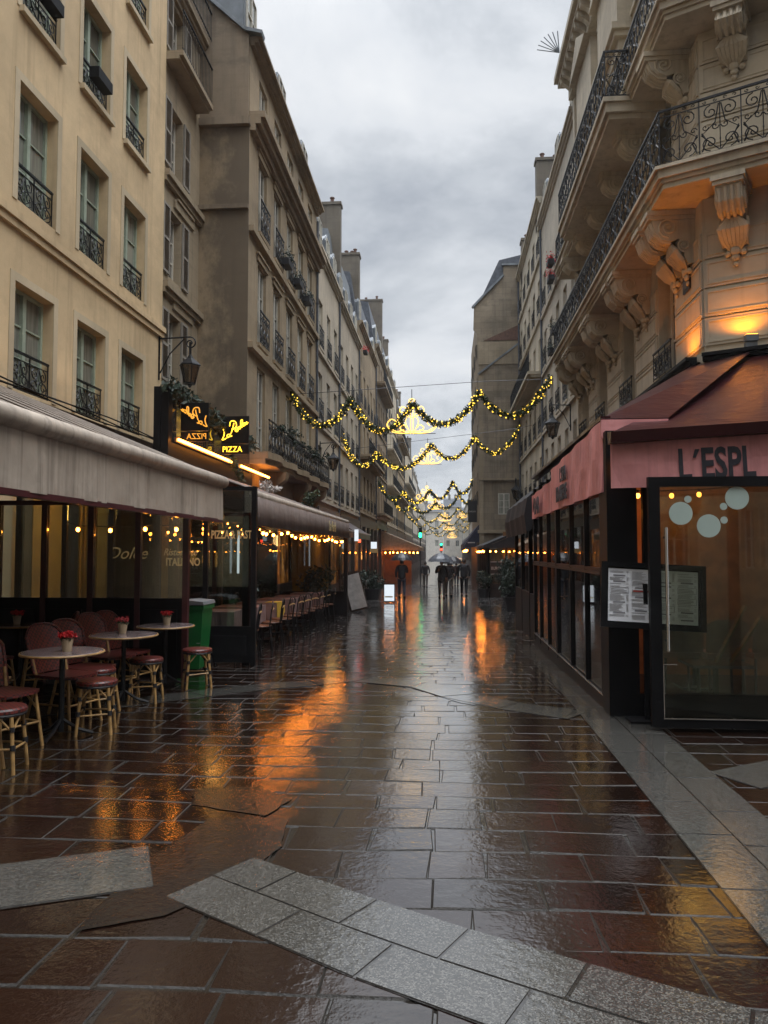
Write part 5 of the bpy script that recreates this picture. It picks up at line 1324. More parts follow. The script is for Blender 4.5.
MB().box(1.86, 1.90, 7.40, 7.44, 0.0, 1.3).box(1.7, 2.06, 7.3, 7.55, 0.0, 0.03).build('post', 'black', mb_)
# pink awning along the street
aw3 = thing('awning', 'pink and wine-red awning along the street side of the corner brasserie', 'awning', (1.6, 11, 0), 'awnings along the street')
def topz(y): return 2.98 if y < 9 else 2.98-(y-9)*0.04
def side_val(y0, y1, z0, top, x=1.56, n=30):
    m = MB(); vs = []
    for k in range(n+1):
        y = y0+(y1-y0)*k/n; o = x+0.012*math.sin(y*6)
        vs += [(o, y, top(y)), (o+0.012*math.sin(y*9+1), y, (top(y)+z0)/2), (o+0.012*math.sin(y*8), y, z0), (o+0.02, y, z0), (o+0.02, y, top(y))]
    fs = []
    for k in range(n):
        i = k*5; j = i+5
        for q in range(5): fs.append((i+q, i+(q+1) % 5, j+(q+1) % 5, j+q))
    fs += [(0,1,2,3,4), (n*5+4, n*5+3, n*5+2, n*5+1, n*5)]
    return m.add(vs, fs)
side_val(7.76, 11.35, 2.2, lambda y: 2.92-(y-7.76)*0.03).build('valance', 'pink', aw3)
side_val(11.5, 14.15, 2.2, lambda y: 2.68-(y-11.5)*0.02, 1.58).build('valance', 'pink', aw3)
MB().box(1.56, 2.22, 7.74, 7.76, 2.74, 2.93).build('valance_return', 'pink', aw3)
MB().box(1.56, 1.66, 7.77, 14.1, 2.93, 2.97).build('front_bar', 'wine', aw3)
m = MB()
a_, b_, c_, d_, e_ = (1.56, 7.75, 2.94), (2.22, 7.74, 2.94), (5.2, 13.25, 5.02), (4.5, 14.1, 5.0), (4.5, 15.0, 5.0)
m.add([a_, b_, c_, d_, (1.58, 14.15, 2.85), (4.5, 14.15, 5.0)], [(0, 1, 2, 3), (0, 3, 5, 4)])
m.add([(p[0], p[1], p[2]-0.02) for p in (a_, b_, c_, d_, (1.58, 14.15, 2.85), (4.5, 14.15, 5.0))], [(3, 2, 1, 0), (4, 5, 3, 0)])
m.build('canopy', 'wine', aw3)
def side_text(body, size, y0, z, cond, parent, bold=0.012):
    me = text_mesh(body, size, 'lettering', 'blackletter', cond=cond, bold=bold, ext=0.003)
    o = worg(parent); inst(me, 'lettering', parent, (1.535-o.x, y0-o.y, z-o.z), rot=(PI/2, 0, -PI/2))
side_text('BRASSERIE', 0.27, 10.75, 2.30, 0.75, aw3); side_text('L´ESPL', 0.24, 10.4, 2.55, 0.8, aw3)
side_text('BAR', 0.38, 13.4, 2.26, 1.0, aw3)
# front awning
aw4 = thing('awning', 'pink front valance lettered L´ESPL with wine-red canopy above the glass door', 'awning', (3, 7.1, 0), 'awnings along the street')
m = MB(); n = 50; vs = []
x0, x1 = 1.53, 6.4
zt = lambda x: 2.60+0.055*(x-1.53)
for k in range(n+1):
    x = x0+(x1-x0)*k/n; o = 0.008*math.sin(x*8)
    vs += [(x, 7.16+o, zt(x)), (x, 7.16-o, zt(x)-0.2), (x, 7.16+o*1.5, 2.19+0.02*(x-1.53)), (x, 7.185, 2.19+0.02*(x-1.53)), (x, 7.185, zt(x))]
fs_ = []
for k in range(n):
    i = k*5; j = i+5
    for q in range(5): fs_.append((i+q, j+q, j+(q+1) % 5, i+(q+1) % 5))
m.add(vs, fs_+[(0,1,2,3,4), (n*5+4, n*5+3, n*5+2, n*5+1, n*5)]).build('valance', 'pink', aw4)
MB().add([(1.51, 7.06, 2.60), (6.4, 7.06, 2.88), (6.4, 7.2, 2.88), (1.51, 7.2, 2.60), (1.51, 7.05, 2.70), (6.4, 7.05, 2.98), (6.4, 7.22, 3.0), (1.51, 7.22, 2.72)], [(0,3,2,1),(4,5,6,7),(0,1,5,4),(1,2,6,5),(2,3,7,6),(3,0,4,7)]).build('cassette', 'wine', aw4)
P4 = [(1.55, 7.2, 2.72), (6.4, 7.2, 2.98), (8.6, 11.65, 5.05), (5.25, 13.3, 4.95)]
m = MB(); nn = 18; vs = []
for j in range(nn+1):
    for i in range(nn+1):
        u, v = i/nn, j/nn; p = Vector(P4[0]).lerp(Vector(P4[1]), u).lerp(Vector(P4[3]).lerp(Vector(P4[2]), u), v)
        p.z -= 0.10*math.sin(v*PI)*(0.6+0.4*math.sin(u*18)) ; vs.append(tuple(p))
m.add(vs, [(j*(nn+1)+i, j*(nn+1)+i+1, (j+1)*(nn+1)+i+1, (j+1)*(nn+1)+i) for j in range(nn) for i in range(nn)])
m.build('canopy', 'wine', aw4, smooth=True)
me = text_mesh('L´ESPL', 0.40, 'lettering', 'blackletter', cond=0.62, bold=0.010, ext=0.001)
inst(me, 'lettering', aw4, (2.13-3, 7.148-7.1, 2.265), rot=(PI/2, R_(-2.2), 0))
# ledge above the awnings
for Fx, Wx in ((FS, WS), (FCh, WC)): Fx.build(MB().box(0, Wx, 0.141, 0.34, 5.0, 5.06).box(0, Wx, 0.141, 0.26, 4.93, 4.998), 'shop_cornice', 'black')
# bulbs of the corner cafe
string_lights('pair of bulbs in the gap between the pink valances', (1.66, 7.55, 2.52), (1.69, 7.57, 2.36), 2, 0.026, 0.0, mt='cafebulb')
string_lights('small bulbs behind the top of the glass front', (1.78, 7.9, 2.24), (3.0, 7.9, 2.28), 4, 0.024, mt='cafebulb')
string_lights('small bulbs under the side valance of the corner cafe', (1.72, 8.2, 2.12), (1.72, 11.0, 2.08), 6, 0.026, mt='cafebulb')
lamp('pendant_glow', 'POINT', (2.9, 9.0, 2.25), 17, (1.0, 0.40, 0.10), size=0.5)
lamp('pendant_glow', 'POINT', (2.9, 11.8, 2.2), 26, (1.0, 0.42, 0.12), size=0.4)
for k, (x, y) in enumerate(((2.7, 8.9), (2.9, 11.8))):
    pl = thing('pendant_lamp', ['round pendant lamp inside the front of the brasserie', 'round pendant lamp deeper inside the brasserie'][k], 'lamp', (x, y, 2.5), 'pendant lamps in the brasserie')
    MB().lathe([(0.02, 0.12), (0.16, 0), (0.155, -0.005), (0.02, 0.10)], (x, y, 2.5), 16).build('shade', 'black', pl)
    MB().tube([(x, y, 2.6), (x, y, 2.7)], 0.006, 4).build('cord', 'black', pl)
    MB().ball((x, y, 2.49), 0.05, 8, 6).build('bulb', 'lampbulb', pl) if 'lampbulb' in M else None
# interior furniture
def make_ichair(label, x, y, rz):
    t = thing('dining_chair', label, 'chair', (x, y, 0.02), 'brown chairs inside the brasserie', rz)
    MB().prism([(-0.2,-0.2),(0.2,-0.22),(0.2,0.22),(-0.2,0.2)], 0.43, 0.49, 'z').build('seat', 'seatleather', t, False)
    m = MB(); vs = []
    for j in range(5):
        for i in range(9):
            u = -1+i/4; hgt = (0.36-0.06*u**4)*j/4
            vs.append((-0.19-0.05*j/4-0.05*(1-u*u), u*0.215, 0.5+hgt))
    q = [(j*9+i, j*9+i+1, (j+1)*9+i+1, (j+1)*9+i) for j in range(4) for i in range(8)]
    m.add(vs, q); m.add([(a-0.03, b, c) for a, b, c in vs], [f[::-1] for f in q]); m.build('backrest', 'seatleather', t, False)
    for a, b in ((-0.17,-0.17),(-0.17,0.17),(0.17,-0.17),(0.17,0.17)): MB().tube([(a*1.1, b*1.1, 0), (a, b, 0.43)], 0.014, 6).build('leg', 'darkwood', t, False)
    return t
for k, (x, y, rz, lab) in enumerate([(2.55, 8.75, PI/2, 'brown leather chair behind the door glass, left'), (3.0, 8.7, PI/2, 'brown leather chair behind the door glass, middle'), (3.5, 8.75, PI/2, 'brown leather chair behind the door glass, right'), (2.3, 10.6, PI/2, 'brown leather chair deep in the side terrace'), (2.4, 12.2, -PI/2, 'brown leather chair at the far end of the side terrace')]): make_ichair(lab, x, y, rz)
for k, (x, y, lab) in enumerate([(2.9, 9.25, 'small square table behind the brown chairs'), (2.4, 11.3, 'small square table in the side terrace'), (2.75, 8.12, 'low pale table right behind the glass door')]):
    t = thing('cafe_table', lab, 'table', (x, y, 0.02), 'tables inside the brasserie'); h = 0.72 if k < 2 else 0.45
    MB().box(x-0.3, x+0.3, y-0.25, y+0.25, h-0.03+0.02, h+0.02).build('tabletop', 'marble', t); MB().tube([(x, y, 0.04), (x, y, h)], 0.03, 8).box(x-0.2, x+0.2, y-0.2, y+0.2, 0.02, 0.045).build('pedestal', 'iron', t)
fb = thing('folding_board', 'pale wooden board leaning inside behind the glass door', 'board', (3.0, 8.0, 0.02))
MB().beam((2.72, 8.02, 0.48), (3.05, 8.1, 1.05), 0.05, 0.02).beam((2.86, 8.0, 0.48), (3.2, 8.08, 0.95), 0.05, 0.02).build('legs', 'bamboo', fb)
lb = thing('lit_sign', 'small white lit panel with red mark seen through the side glazing', 'sign', (2.3, 9.4, 1.7))
MB().box(2.25, 2.30, 9.4, 9.42, 1.72, 1.92).build('panel', 'litboard', lb); MB().box(2.18, 2.24, 9.4, 9.42, 1.72, 1.79).build('mark', 'red_lamp', lb)

# black shop fronts further on the right
bk = thing('terrace_enclosure', 'black painted terrace with dark awning just past the pink one', 'terrace', (1.75, 16, gz(16)))
g = gz(18)
MB().box(1.75, 4.5, 14.3, 14.4, g-0.1, 2.9).box(1.72, 1.8, 14.3, 19.2, g-0.1, 0.75).box(1.72, 1.8, 14.3, 19.2, 2.2, 2.5).build('frame', 'black', bk)
for y in (14.35, 16.0, 17.6, 19.15): MB().box(1.71, 1.81, y-0.06, y+0.06, g-0.1, 2.5).build('post', 'black', bk)
for a, b in ((14.45, 15.9), (16.1, 17.5), (17.7, 19.05)): MB().box(1.75, 1.76, a, b, 0.75, 2.2).build('pane', 'glass', bk)
MB().box(1.75, 4.5, 19.15, 19.2, g, 2.9).build('end_wall', 'black', bk)
ak = thing('awning', 'sagging black canvas awning just past the pink valance', 'awning', (1.6, 17, 0), 'awnings along the street')
m = MB(); vs = []
nn = 12
for j in range(nn+1):
    y = 14.4+4.9*j/nn
    for (x, z) in ((1.5, 1.95), (1.46, 2.3), (1.52, 2.62), (1.9, 2.95), (2.6, 3.2), (4.5, 3.9)): vs.append((x+0.02*math.sin(y*5), y, z))
m.add(vs, [(j*6+i, j*6+i+1, (j+1)*6+i+1, (j+1)*6+i) for j in range(nn) for i in range(5)]).build('canopy', 'blackfab', ak)
MB().prism([(1.5, 1.95), (1.46, 2.3), (1.52, 2.62), (1.9, 2.95), (2.6, 3.2), (4.5, 3.9), (4.5, 2.4), (1.8, 2.2)], 14.38, 14.4, 'y').build('end_flap', 'blackfab', ak)
# burger terrace before the party wall
def lean_terrace(label, x0, x1, y0, y1, ze, zt, roofmt, glow='orangewall', n=3, side=1, labawn=None, wallX=None):
    g = gz((y0+y1)/2); g0 = gz(y0)
    t = thing('terrace_enclosure', label, 'terrace', (x0, (y0+y1)/2, g))
    m = MB()
    for k in range(n+1):
        x = x0+(x1-x0)*k/n; m.box(x-0.06, x+0.06, y0-0.06, y0+0.06, g0-0.1, ze)
    ny = max(2, int((y1-y0)/1.8))
    for k in range(ny+1):
        y = y0+(y1-y0)*k/ny; m.box(x0-0.06, x0+0.06, y-0.06, y+0.06, gz(y)-0.1, ze)
    m.box(x0-0.08, x1, y0-0.08, y0+0.08, ze, ze+0.12).box(x0-0.08, x0+0.08, y0+0.08, y1, ze, ze+0.12)
    m.build('frame', 'black', t)
    MB().box(x0, x1, y0-0.03, y0+0.03, g0-0.1, g0+0.65).box(x0-0.03, x0+0.03, y0+0.031, y1, g0-0.3, g0+0.5).build('lower_panel', 'darkwood', t)
    for k in range(n):
        a = x0+(x1-x0)*k/n+0.07; b = x0+(x1-x0)*(k+1)/n-0.07; MB().box(a, b, y0-0.005, y0+0.005, g0+0.66, ze-0.01).build('pane', 'glass', t)
    MB().box(x0+0.8 if x1 > x0 else x0-0.8, x1, y0+1.6, y0+1.66, g0, zt-0.2).box(x1-0.04, x1+0.02, y0+0.1, y1, g, zt-0.3).build('inner_wall', glow, t)
    return t
lt1 = lean_terrace('glowing orange terrace in front of the party wall, white BURGER panel', 2.0, 4.5, 36.2, 46.5, 1.85, 2.8, 'blackfab')
MB().box(2.08, 2.72, 36.1, 36.14, 0.55, 1.15).build('sign_panel', 'darkwood', lt1)
MB().box(2.08, 2.72, 36.07, 36.099, 1.12, 1.15).box(2.08, 2.72, 36.07, 36.099, 0.55, 0.58).build('sign_border', 'whitefab', lt1)
text_on(lt1, 'BURGER', 0.2, 2.11, 36.09, 0.77, 'whitefab', cond=0.78, bold=0.004)
ab = thing('awning', 'black lean-to awning roof over the glowing orange terrace', 'awning', (2.0, 40, 2), 'awnings along the street')
MB().prism([(1.75, 1.92), (4.55, 3.1), (4.55, 3.0), (1.75, 1.8)], 35.9, 46.6, 'y').prism([(1.75, 1.79), (4.55, 1.79), (4.55, 2.99)], 35.9, 35.95, 'y').build('canopy', 'blackfab', ab)
string_lights('warm bulbs along the front of the glowing orange terrace', (1.9, 35.85, 1.68), (4.3, 35.85, 1.68), 8, 0.032, group='strings of warm bulbs')
string_lights('warm bulbs along the street side of the glowing orange terrace', (1.85, 36.5, 1.68), (1.85, 46.0, 1.66), 10, 0.032)
lamp('terrace_glow', 'POINT', (3.0, 37.1, 1.2), 16, (1.0, 0.42, 0.1), size=0.5); lamp('terrace_glow', 'POINT', (3.0, 41, 1.2), 20, (1.0, 0.42, 0.1), size=0.5)
bush('potted_plant', 'large dark shrub in a planter before the orange terrace', 'plant', 2.75, 33.0, gz(33), 0.75, 1.35, 1300, 0.09, 'darkfir', 0.42)
bush('potted_plant', 'smaller dark shrub on the street side of the orange terrace', 'plant', 1.75, 36.0, gz(36), 0.4, 0.8, 500, 0.08, 'darkfir', 0.3)
bush('potted_plant', 'dark planter shrub against the black terrace', 'plant', 2.2, 25.0, gz(25), 0.5, 0.9, 600, 0.08, 'darkfir', 0.35)
# navy awning on the jutting house
nb = thing('awning', 'navy blue awning on the front of the jutting house', 'awning', (1.3, 52, 2), 'awnings along the street')
MB().prism([(2.06, 3.3), (1.1, 2.1), (1.1, 1.7), (1.14, 1.7), (1.14, 2.08), (2.06, 3.2)], 47.6, 57, 'y').prism([(2.06, 3.19), (1.15, 2.07), (1.15, 1.9), (2.06, 1.9)], 47.6, 47.64, 'y').build('canopy', 'bluefab', nb)
MB().box(1.35, 1.8, 47.57, 47.599, 2.15, 2.22).build('lettering', 'whitefab', nb)
string_lights('warm bulbs glowing under the navy awning', (1.3, 47.5, 1.75), (1.3, 57, 1.7), 12, 0.05)
sf = thing('shopfront', 'ochre lit shopfront under the navy awning', 'shopfront', (2.0, 52, gz(52)))
MB().box(1.9, 2.05, 47.3, 58, -1.2, 2.2).build('front', 'inwall', sf)
bnr = thing('banner_sign', 'black square banner hanging on the jutting house with pale lettering', 'sign', (1.6, 50, 6.0))
MB().box(1.45, 2.03, 50, 50.08, 3.55, 4.95).build('panel', 'blackfab', bnr); MB().tube([(1.4, 50.04, 5.0), (2.06, 50.04, 5.0)], 0.03, 6).build('bracket', 'iron', bnr)
me = text_mesh('GARDEN', 0.14, 'lettering', 'whitefab', cond=0.8); inst(me, 'lettering', bnr, (1.5-1.6, -0.012, 4.2-6.0), rot=(PI/2, 0, 0))
drb = thing('small_awning', 'small black awning under the lantern of the limestone house', 'awning', (4.0, 24, 2.4))
MB().prism([(4.55, 3.6), (3.0, 2.75), (3.0, 2.4), (4.55, 2.9)], 20.0, 34.5, 'y').build('canopy', 'blackfab', drb)
# ================================================================== LEFT FAR SHOPS
lb2 = thing('lean_board', 'tall white menu board leaning at the end of the pizza terrace', 'sign board', (-3.1, 24, gz(24)))
g = gz(24)
MB().beam((-2.75, 24, g+0.05), (-3.05, 24, g+1.25), 0.6, 0.04, (0, 1, 0)).build('frame', 'darkwood', lb2)
MB().beam((-2.725, 23.95, g+0.12), (-3.005, 23.95, g+1.18), 0.5, 0.02, (0, 1, 0)).build('board', 'whitefab', lb2)
MB().beam((-3.3, 24, g+0.02), (-3.06, 24, g+1.2), 0.04, 0.04).build('rear_leg', 'darkwood', lb2)
lw_ = thing('light_board', 'bright white lit board standing on the street before the people', 'sign board', (-2.2, 30, gz(30)))
g = gz(30)
MB().box(-2.45, -2.02, 30, 30.08, g+0.04, g+0.75).build('frame', 'black', lw_)
MB().box(-2.43, -2.04, 29.985, 29.999, g+0.08, g+0.72).build('panel', 'litboard', lw_); MB().box(-2.4, -2.1, 29.97, 29.984, g+0.22, g+0.27).build('picture', 'gold', lw_)
for (lab, y0, y1, mt) in (('white-edged awning beyond the end of the pizza terrace', 23.5, 29.5, 'burgundy'), ('dark red awning of the off-white house', 30.5, 36, 'wine')):
    t = thing('awning', lab, 'awning', (-4, (y0+y1)/2, 2), 'awnings along the street')
    MB().prism([(-5.1, 3.3), (-3.6, 2.4), (-3.6, 2.15), (-5.1, 3.0)], y0, y1, 'y').build('canopy', mt, t)
    MB().box(-3.62, -3.56, y0, y1, 2.38, 2.44).build('edge', 'whitefab', t)
t = thing('light_sign', 'white lit sign bar above the doorway past the pizza terrace', 'sign', (-3.4, 27.5, 2.1)); MB().box(-3.32, -3.18, 27.5, 27.56, 2.0, 2.42).build('panel', 'litboard', t); MB().box(-3.17, -3.1, 27.5, 27.56, 1.95, 2.05).build('mark', 'red_lamp', t)
t = thing('light_sign', 'yellowish lit shop sign further on the left', 'sign', (-4.2, 45, 2.0)); MB().box(-4.45, -4.1, 45, 45.08, 1.8, 2.2).build('panel', 'litboard', t); MB().box(-4.5, -4.05, 45.01, 45.09, 1.55, 1.79).build('board', 'gold', t)
t = thing('awning', 'beige tent-like awning with a row of bulbs on the far left', 'awning', (-3.5, 62, 2), 'awnings along the street')
MB().prism([(-5.15, 3.3), (-2.0, 2.0), (-2.0, 1.75), (-5.15, 1.75)], 60, 60.05, 'y').prism([(-5.15, 3.3), (-2.0, 2.0), (-2.0, 1.95), (-5.15, 3.2)], 60.05, 68, 'y').box(-2.03, -1.99, 60.05, 68, 1.7, 1.94).build('canopy', 'beigefab', t)
string_lights('bulbs along the beige tent-like awning', (-4.9, 59.9, 1.6), (-2.1, 59.9, 1.6), 9, 0.05)
t = thing('terrace_enclosure', 'orange lit terrace under the beige awning', 'terrace', (-4, 62, gz(62))); MB().box(-5.0, -2.8, 62, 62.1, -1, 1.7).build('wall', 'orangewall', t); MB().box(-5.1, -5.01, 60.1, 68, -1, 1.7).build('side_wall', 'orangewall', t)
lamp('terrace_glow', 'POINT', (-3.6, 60.8, 1.2), 5, (1.0, 0.42, 0.1), size=0.2)
t = thing('shopfront', 'yellow lit shopfront at the end of the pizza terrace', 'shopfront', (-4.9, 26, gz(26)))
MB().box(-5.1, -4.6, 25, 25.1, -0.4, 2.6).box(-4.6, -4.5, 25, 29, -0.4, 2.6).build('front', 'curtain', t)
lamp('shop_glow', 'POINT', (-4.0, 26.5, 2.0), 7, (1.0, 0.55, 0.2), size=0.2)
bush('potted_plant', 'dark planter shrub beside the leaning white board', 'plant', -3.3, 27.5, gz(27.5), 0.5, 0.8, 600, 0.08, 'darkfir', 0.35)
bush('potted_plant', 'dark planter shrub behind the lit white board', 'plant', -3.2, 33, gz(33), 0.5, 0.8, 600, 0.08, 'darkfir', 0.35)
# traffic lights
def traffic_light(label, x, y, z, cols_, arm=None):
    t = thing('traffic_light', label, 'traffic light', (x, y, gz(y)), 'traffic lights far down the street')
    MB().box(x-0.16, x+0.16, y, y+0.2, z-0.5, z+0.5).build('housing', 'black', t)
    MB().tube([(x, y+0.1, gz(y)), (x, y+0.1, z-0.5)], 0.05, 8).build('pole', 'iron', t)
    for (dz, mt) in cols_: MB().lathe([(0.13, 0), (0.11, 0.02), (0.02, 0.04)], (0, 0, 0), 12).xf(Matrix.Translation((x, y-0.001, z+dz)) @ Matrix.Rotation(PI/2, 4, 'X')).build('lens', mt, t)
    return t
traffic_light('green traffic light on the left above the beige awning', -2.35, 70, 3.35, [(-0.1, 'green_lamp'), (-0.3, 'green_lamp')])
traffic_light('far traffic light showing green over red above the umbrellas', -0.55, 90, 2.2, [(0.3, 'green_lamp'), (-0.3, 'red_lamp')])

# ================================================================== GARLANDS
def swag(a, b, dip, n=16):
    a = Vector(a); b = Vector(b); out = []
    for k in range(n+1):
        t = k/n; p = a.lerp(b, t); p.z -= dip*4*t*(1-t); out.append(p)
    return out
def garland(label, Y, anchors, dip, dens, r=0.13, leaf=0.06, bulb=0.018):
    P = []
    for a, b, d in zip(anchors, anchors[1:], dip): P += swag((a[0], Y, a[1]), (b[0], Y, b[1]), d)[:-1]
    P.append(Vector((anchors[-1][0], Y, anchors[-1][1])))
    t = thing('light_garland', label, 'garland', tuple(P[0]), 'light garlands across the street')
    m = MB().tube(P, r*0.25, 5); lg = MB()
    L = [0]
    for a, b in zip(P, P[1:]): L.append(L[-1]+(b-a).length)
    def at(s):
        k = max(i for i in range(len(P)-1) if L[i] <= s+1e-9); return P[k].lerp(P[k+1], (s-L[k])/(L[k+1]-L[k]))
    for _ in range(int(L[-1]*dens*13)):
        c = at(random.random()*L[-1]); d = Vector((random.gauss(0,1), random.gauss(0,1), random.gauss(0,1))).normalized()*r*random.random()**0.5
        m.leaf(c+d, leaf*random.uniform(0.6, 1.3))
    for _ in range(int(L[-1]*dens*0.95)):
        c = at(random.random()*L[-1]); d = Vector((random.gauss(0,1), random.gauss(0,1), random.gauss(0,1))).normalized()*r*random.uniform(0.7, 1.1)
        c = c+d; b = bulb*random.uniform(0.7, 1.2)
        lg.add([c+Vector(v)*b for v in ((1,0,0),(-1,0,0),(0,1,0),(0,-1,0),(0,0,1),(0,0,-1))], [(0,2,4),(2,1,4),(1,3,4),(3,0,4),(2,0,5),(1,2,5),(3,1,5),(0,3,5)])
    m.build('greenery', 'fir', t); tag(lg.build('bulbs', 'fairy', t), kind='stuff')
    return t
def motif(label, X, Y, z, s):
    t = thing('light_motif', label, 'light motif', (X, Y, z), 'golden light motifs hung in the street')
    m = MB(); r = 0.016*s
    Z = lambda p: [(X+q[0]*s, Y+(q[2] if len(q) > 2 else 0), z+q[1]*s*0.95) for q in p]
    for q in (-1, 1):
        m.tube(Z(bez2([(0.0, 0.0), (q*0.35, -0.02), (q*0.75, 0.05), (q*0.95, 0.32), (q*0.78, 0.55), (q*0.58, 0.42), (q*0.68, 0.27)])), r, 5)
        m.tube(Z(bez2([(0.0, 0.06), (q*0.3, 0.06), (q*0.45, 0.2), (q*0.3, 0.32), (q*0.2, 0.2)])), r, 5)
        m.tube(Z(bez2([(q*0.08, 0.0), (q*0.25, 0.45), (q*0.12, 0.75), (q*0.45, 0.85), (q*0.38, 1.05), (q*0.2, 0.98)])), r, 5)
        m.tube(Z(bez2([(0, 0.6), (q*0.3, 0.7), (q*0.5, 0.6), (q*0.55, 0.75)])), r, 5)
        m.tube(Z(bez2([(q*0.95, 0.3), (q*0.6, 0.06), (q*0.3, 0.12)])), r, 5)
    for x in (-0.05, 0.05): m.tube(Z([(x, -0.05), (x, 1.25)]), r, 5)
    m.tube(Z([(0.12*math.cos(a*PI/6), 1.25+0.12*math.sin(a*PI/6)) for a in range(12)]), r, 5, True)
    m.build('rope_light', 'motif', t)
    f = MB().tube(Z([(0, 1.3), (0, 1.75)]), 0.012, 4).box(X-0.9*s, X+0.9*s, Y+0.03, Y+0.045, z-0.04, z-0.02); f.build('frame', 'iron', t)
    return t
def bez2(pts): return [(p.x, p.y) for p in bezier([(a, b, 0) for a, b in pts], 5)]
# nearest: anchor points in metres at each station
def zat(py, Y): return 1.6+(552-py)*Y/760
def xat(px_, Y): return (px_-446)*Y/760
ST = [(25.0, 'nearest', [(288, 389), (350, 397), (413, 402), (480, 392), (551, 378)], [34, 34, 30, 34], 1.0, (412, 431, 0.88)),
      (38.0, 'second', [(342, 434), (377, 452), (432, 444), (475, 437), (519, 428)], [24, 22, 20, 23], 1.0, (428, 463, 0.78)),
      (58.0, 'third', [(378, 480), (404, 492), (430, 490), (453, 482), (474, 478)], [14, 13, 14, 15], 1.0, (427, 500, 0.85)),
      (72.0, 'fourth', [(392, 496), (412, 505), (436, 503), (459, 494), (476, 492)], [11, 10, 11, 12], 1.0, (436, 509, 0.8)),
      (92.0, 'fifth', [(403, 508), (421, 516), (440, 514), (458, 508), (478, 505)], [9, 8, 8, 8], 0.8, (445, 521, 0.8)),
      (112.0, 'sixth', [(411, 517), (427, 523), (444, 522), (460, 517), (474, 514)], [7, 7, 7, 7], 0.7, (449, 530, 0.85)),
      (135.0, 'seventh', [(416, 523), (430, 529), (446, 528), (460, 524), (471, 521)], [6, 6, 6, 6], 0.6, (452, 538, 0.9)),
      (160.0, 'farthest', [(420, 528), (433, 532), (447, 532), (459, 529), (469, 527)], [5, 5, 5, 5], 0.5, (462, 518, 1.1))]
for Y, nm, an, dp, dens, mo in ST:
    A_ = [(xat(a, Y), zat(b, Y)) for a, b in an]; D_ = [d*Y/760*0.9 for d in dp]
    far = Y > 50
    garland(nm+' light garland of evergreen and yellow bulbs across the street', Y, A_, D_, 30*dens if not far else 9*dens, 0.135 if not far else 0.15, 0.06 if not far else 0.12, 0.024 if Y < 30 else 0.03 if not far else 0.05)
    motif(nm+' golden scroll light motif hanging in the garland', xat(mo[0], Y), Y+0.2, zat(mo[1], Y), mo[2])
for k, (Y, pa, pb) in enumerate(((25.1, (280, 391), (486, 383)), (38.1, (340, 449), (519, 431)))):
    w = MB().tube([(xat(pa[0] if k else 290, Y), Y, zat(pa[1], Y)), (xat(pb[0], Y), Y, zat(pb[1]-2, Y)), ((3.4 if k == 0 else 4.5), Y, zat(380 if k == 0 else 425, Y))], 0.010, 4).build('span_wire', 'iron')
    tag(w, ['thin wire holding the nearest garland', 'thin wire holding the second garland'][k], 'wire')

# ================================================================== PEOPLE
def skin_mesh(name, pts, edges, mt, parent, root=0, sub=2):
    me = bpy.data.meshes.new(name); me.from_pydata([p[:3] for p in pts], edges, [])
    o = bpy.data.objects.new(name, me); COL.objects.link(o); me.materials.append(M[mt])
    sk = o.modifiers.new('skin', 'SKIN'); sk.use_smooth_shade = True
    lay = me.skin_vertices[0].data if me.skin_vertices else None
    if lay is None:
        me.attributes; bpy.context.view_layer.objects.active = o
    for i, p in enumerate(pts):
        r = p[3]; rx, ry = (r, r) if isinstance(r, (int, float)) else r
        me.skin_vertices[0].data[i].radius = (rx, ry); me.skin_vertices[0].data[i].use_root = (i == root)
    ss = o.modifiers.new('sub', 'SUBSURF'); ss.levels = sub; ss.render_levels = sub
    dg = bpy.context.evaluated_depsgraph_get(); ev = bpy.data.meshes.new_from_object(o.evaluated_get(dg))
    ev.materials.clear(); ev.materials.append(M[mt]); ev.polygons.foreach_set('use_smooth', [True]*len(ev.polygons))
    bpy.data.objects.remove(o); ev.name = name
    return inst(ev, name, parent)
